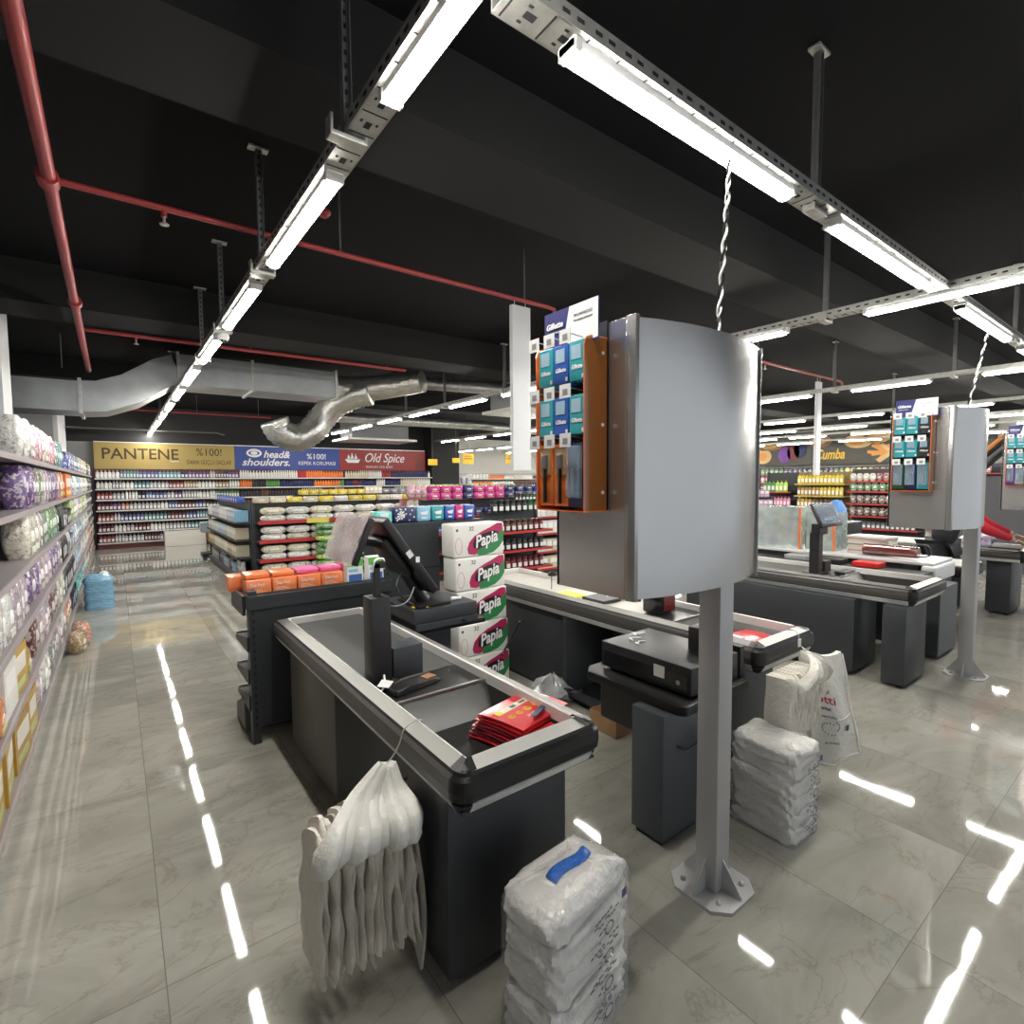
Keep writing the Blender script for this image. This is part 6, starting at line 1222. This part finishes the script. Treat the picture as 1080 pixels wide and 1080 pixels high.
for k in range(3):
    b2 = MB(); b2.box(6.15, 6.35, 2.0 + .35 * k, 2.25 + .35 * k, .816, .87, [mat('red_item', (.5, .02, .02), .3), BLACK, mat('grey_item', (.3, .3, .3), .4)][k], .01); tag(b2.build('folded_item'), '%s item on the low shelf before the white counter' % ['red', 'black', 'grey'][k], 'item', 'items on the low shelf')
tag(b.build('blue_cloth_bundle', smooth=60), 'blue cloth bundle on a black cabinet left of the second silver box', 'cloth')
b = MB(); b.box(7.12, 7.55, 2.65, 3.1, 0, 1.195, BLACK, .01); tag(b.build('black_cabinet'), 'black cabinet behind the white counter under the second silver box', 'cabinet')
# third stack of bundles on far counter: purple bag
r = T('plastic_bag', 'crumpled pale purple plastic bag on the far right checkout', 'bag', (8.9, 2.0, .8))
b = MB(); rings = []
for k in range(11):
    t = k / 10; rr = .17 * math.sin(PI * min(1, .12 + t * .88)) ** .6; rings.append([(9.10 + rr * math.cos(a) * (1 + .25 * math.sin(5 * a + k)), 1.85 + rr * math.sin(a) * (1 + .2 * math.cos(4 * a + k)), .80 + .24 * t + .02 * math.sin(3 * a)) for a in [2 * PI * j / 20 for j in range(20)]])
b.loft(rings, mat('purple_film_bag', (.62, .54, .70), .25, bump=1, bscale=14, coat=.8)); b.build('bag_body', r, 60)
# ================================================================ PERSON (cashier mostly hidden by the second box)
def skin(name, joints, edges, m, parent):
    me = bpy.data.meshes.new(name); me.from_pydata([Vector(p[:3]) - base_of(parent) for p in joints], edges, []); o = bpy.data.objects.new(name, me); C.objects.link(o)
    md = o.modifiers.new('s', 'SKIN'); 
    for i, p in enumerate(joints): me.skin_vertices[0].data[i].radius = (p[3], p[4] if len(p) > 4 else p[3])
    me.skin_vertices[0].data[0].use_root = True; md.use_smooth_shade = True
    s2 = o.modifiers.new('u', 'SUBSURF'); s2.levels = 2; s2.render_levels = 2; me.materials.append(m); o.parent = parent; return o
pr = T('person', 'person in a red sweater and dark vest reaching over the far right checkout', 'person', (8.28, 2.02, 0))
SKIN = mat('skin', (.55, .33, .24), .5); REDC = mat('red_sweater', (.50, .015, .03), .8, bump=.3, bscale=50); DARKC = mat('dark_trousers', (.02, .02, .025), .8)
px, py = 8.28, 2.02
body = [(px, py, .95, .15, .11), (px, py - .04, 1.15, .15, .10), (px + .03, py - .12, 1.36, .17, .11), (px + .05, py - .16, 1.46, .06), (px + .07, py - .19, 1.54, .055), (px + .09, py - .22, 1.64, .085, .10), (px + .09, py - .23, 1.73, .07, .08),
        (px + .22, py - .14, 1.40, .06), (px + .42, py - .32, 1.17, .048), (px + .66, py - .55, 1.02, .036), (px - .18, py - .14, 1.38, .06), (px - .02, py - .42, 1.12, .048), (px + .32, py - .62, .98, .036),
        (px + .10, py + .02, .86, .10), (px + .11, py, .48, .07), (px + .11, py + .02, .09, .045), (px + .12, py - .14, .04, .04), (px - .10, py + .02, .86, .10), (px - .11, py, .48, .07), (px - .11, py + .02, .09, .045), (px - .10, py - .14, .04, .04)]
eds = [(0, 1), (1, 2), (2, 3), (3, 4), (4, 5), (5, 6), (2, 7), (7, 8), (8, 9), (2, 10), (10, 11), (11, 12), (0, 13), (13, 14), (14, 15), (15, 16), (0, 17), (17, 18), (18, 19), (19, 20)]
skin('body', [(p[0], p[1], p[2], p[3] * (.72 if i in (0, 1, 2, 7, 8, 10, 11) or i >= 13 else 1), (p[4] if len(p) > 4 else p[3]) * (.72 if i in (0, 1, 2, 7, 8, 10, 11) or i >= 13 else 1)) for i, p in enumerate(body)], eds, SKIN, pr)
skin('sweater', [(p[0], p[1], p[2] - (.06 if p is body[0] else 0), p[3] * 1.2, (p[4] if len(p) > 4 else p[3]) * 1.25) for p in body[:4]] + [((p[0] * .88 + body[7 + i - (1 if i % 3 == 2 else 0)][0] * .12), (p[1] * .88 + body[7 + i - (1 if i % 3 == 2 else 0)][1] * .12), (p[2] * .88 + body[7 + i - (1 if i % 3 == 2 else 0)][2] * .12), p[3] * (1.35 if i % 3 < 2 else 1.15)) for i, p in enumerate(body[7:13])], [(0, 1), (1, 2), (2, 3), (2, 4), (4, 5), (5, 6), (2, 7), (7, 8), (8, 9)], REDC, pr)
skin('vest', [(p[0], p[1], p[2] - (.08 if i == 0 else 0), p[3] * 1.32, (p[4] if len(p) > 4 else p[3]) * 1.4) for i, p in enumerate(body[:3])], [(0, 1), (1, 2)], DARKC, pr)
skin('trousers', [(p[0], p[1], p[2], p[3] * 1.22) for p in (body[0], body[13], body[14], body[15], body[17], body[18], body[19])], [(0, 1), (1, 2), (2, 3), (0, 4), (4, 5), (5, 6)], DARKC, pr)
b = MB(); b.lathe([(.10, -.06), (.115, 0), (.105, .07), (.06, .12), (.001, .13)], (px + .08, py - .20, 1.69), mat('dark_hair', (.02, .014, .01), .6, bump=.6, bscale=60), 16); b.build('hair', pr, 60)
hc = Vector((px + .09, py - .22, 1.655)); fd = Vector((.65, -.76, -.12)).normalized(); fs = fd.cross(Vector((0, 0, 1))).normalized()
for s_ in (-1, 1):
    b = MB(); p = hc + fd * .082 + fs * .031 * s_ + Vector((0, 0, .01)); b.lathe([(.001, -.010), (.010, -.004), (.012, 0), (.010, .004), (.001, .010)], p, BLACK, 10); b.build('eye', pr, 60)
    b = MB(); p = hc + fs * .088 * s_; b.lathe([(.001, -.032), (.014, -.02), (.016, .0), (.018, .015), (.001, .03)], p, SKIN, 10, sy=.6); b.build('ear', pr, 60)
b = MB(); p = hc + fd * .088 + Vector((0, 0, -.005)); b.mesh_part([p + Vector((0, 0, .03)), p - fs * .016 + Vector((0, 0, -.02)), p + fs * .016 + Vector((0, 0, -.02)), p + fd * .028 + Vector((0, 0, -.016))], [(0, 1, 3), (0, 3, 2), (1, 2, 3)], SKIN); b.build('nose', pr)
b = MB(); p = hc + fd * .088 + Vector((0, 0, -.052)); b.tube([p - fs * .024, p + fd * .004, p + fs * .024], .005, mat('lips', (.35, .12, .10), .5), 6); b.build('mouth', pr, 60)
for (wx, wy, wz), d0 in (((px + .66, py - .55, 1.02), (.75, -.6, -.25)), ((px + .32, py - .62, .98), (.8, -.5, -.3))):
    d0 = Vector(d0).normalized(); sd = d0.cross(Vector((0, 0, 1))).normalized(); wv = Vector((wx, wy, wz))
    js = [tuple(wv) + (.028, .018), tuple(wv + d0 * .07) + (.034, .014)]; ed = [(0, 1)]
    for f, (off_, ln) in enumerate([(-.028, .065), (-.01, .075), (.01, .07), (.028, .055)]):
        a0 = wv + d0 * .085 + sd * off_; a1 = a0 + d0 * ln * .55 + Vector((0, 0, -.008)); a2 = a1 + d0 * ln * .4 + Vector((0, 0, -.03)); n0 = len(js); js += [tuple(a0) + (.010,), tuple(a1) + (.009,), tuple(a2) + (.007,)]; ed += [(1, n0), (n0, n0 + 1), (n0 + 1, n0 + 2)]
    a0 = wv + d0 * .03 + sd * .035; n0 = len(js); js += [tuple(a0) + (.011,), tuple(a0 + sd * .03 + d0 * .035 + Vector((0, 0, -.015))) + (.009,)]; ed += [(0, n0), (n0, n0 + 1)]
    skin('hand', js, ed, SKIN, pr)
write_labels()
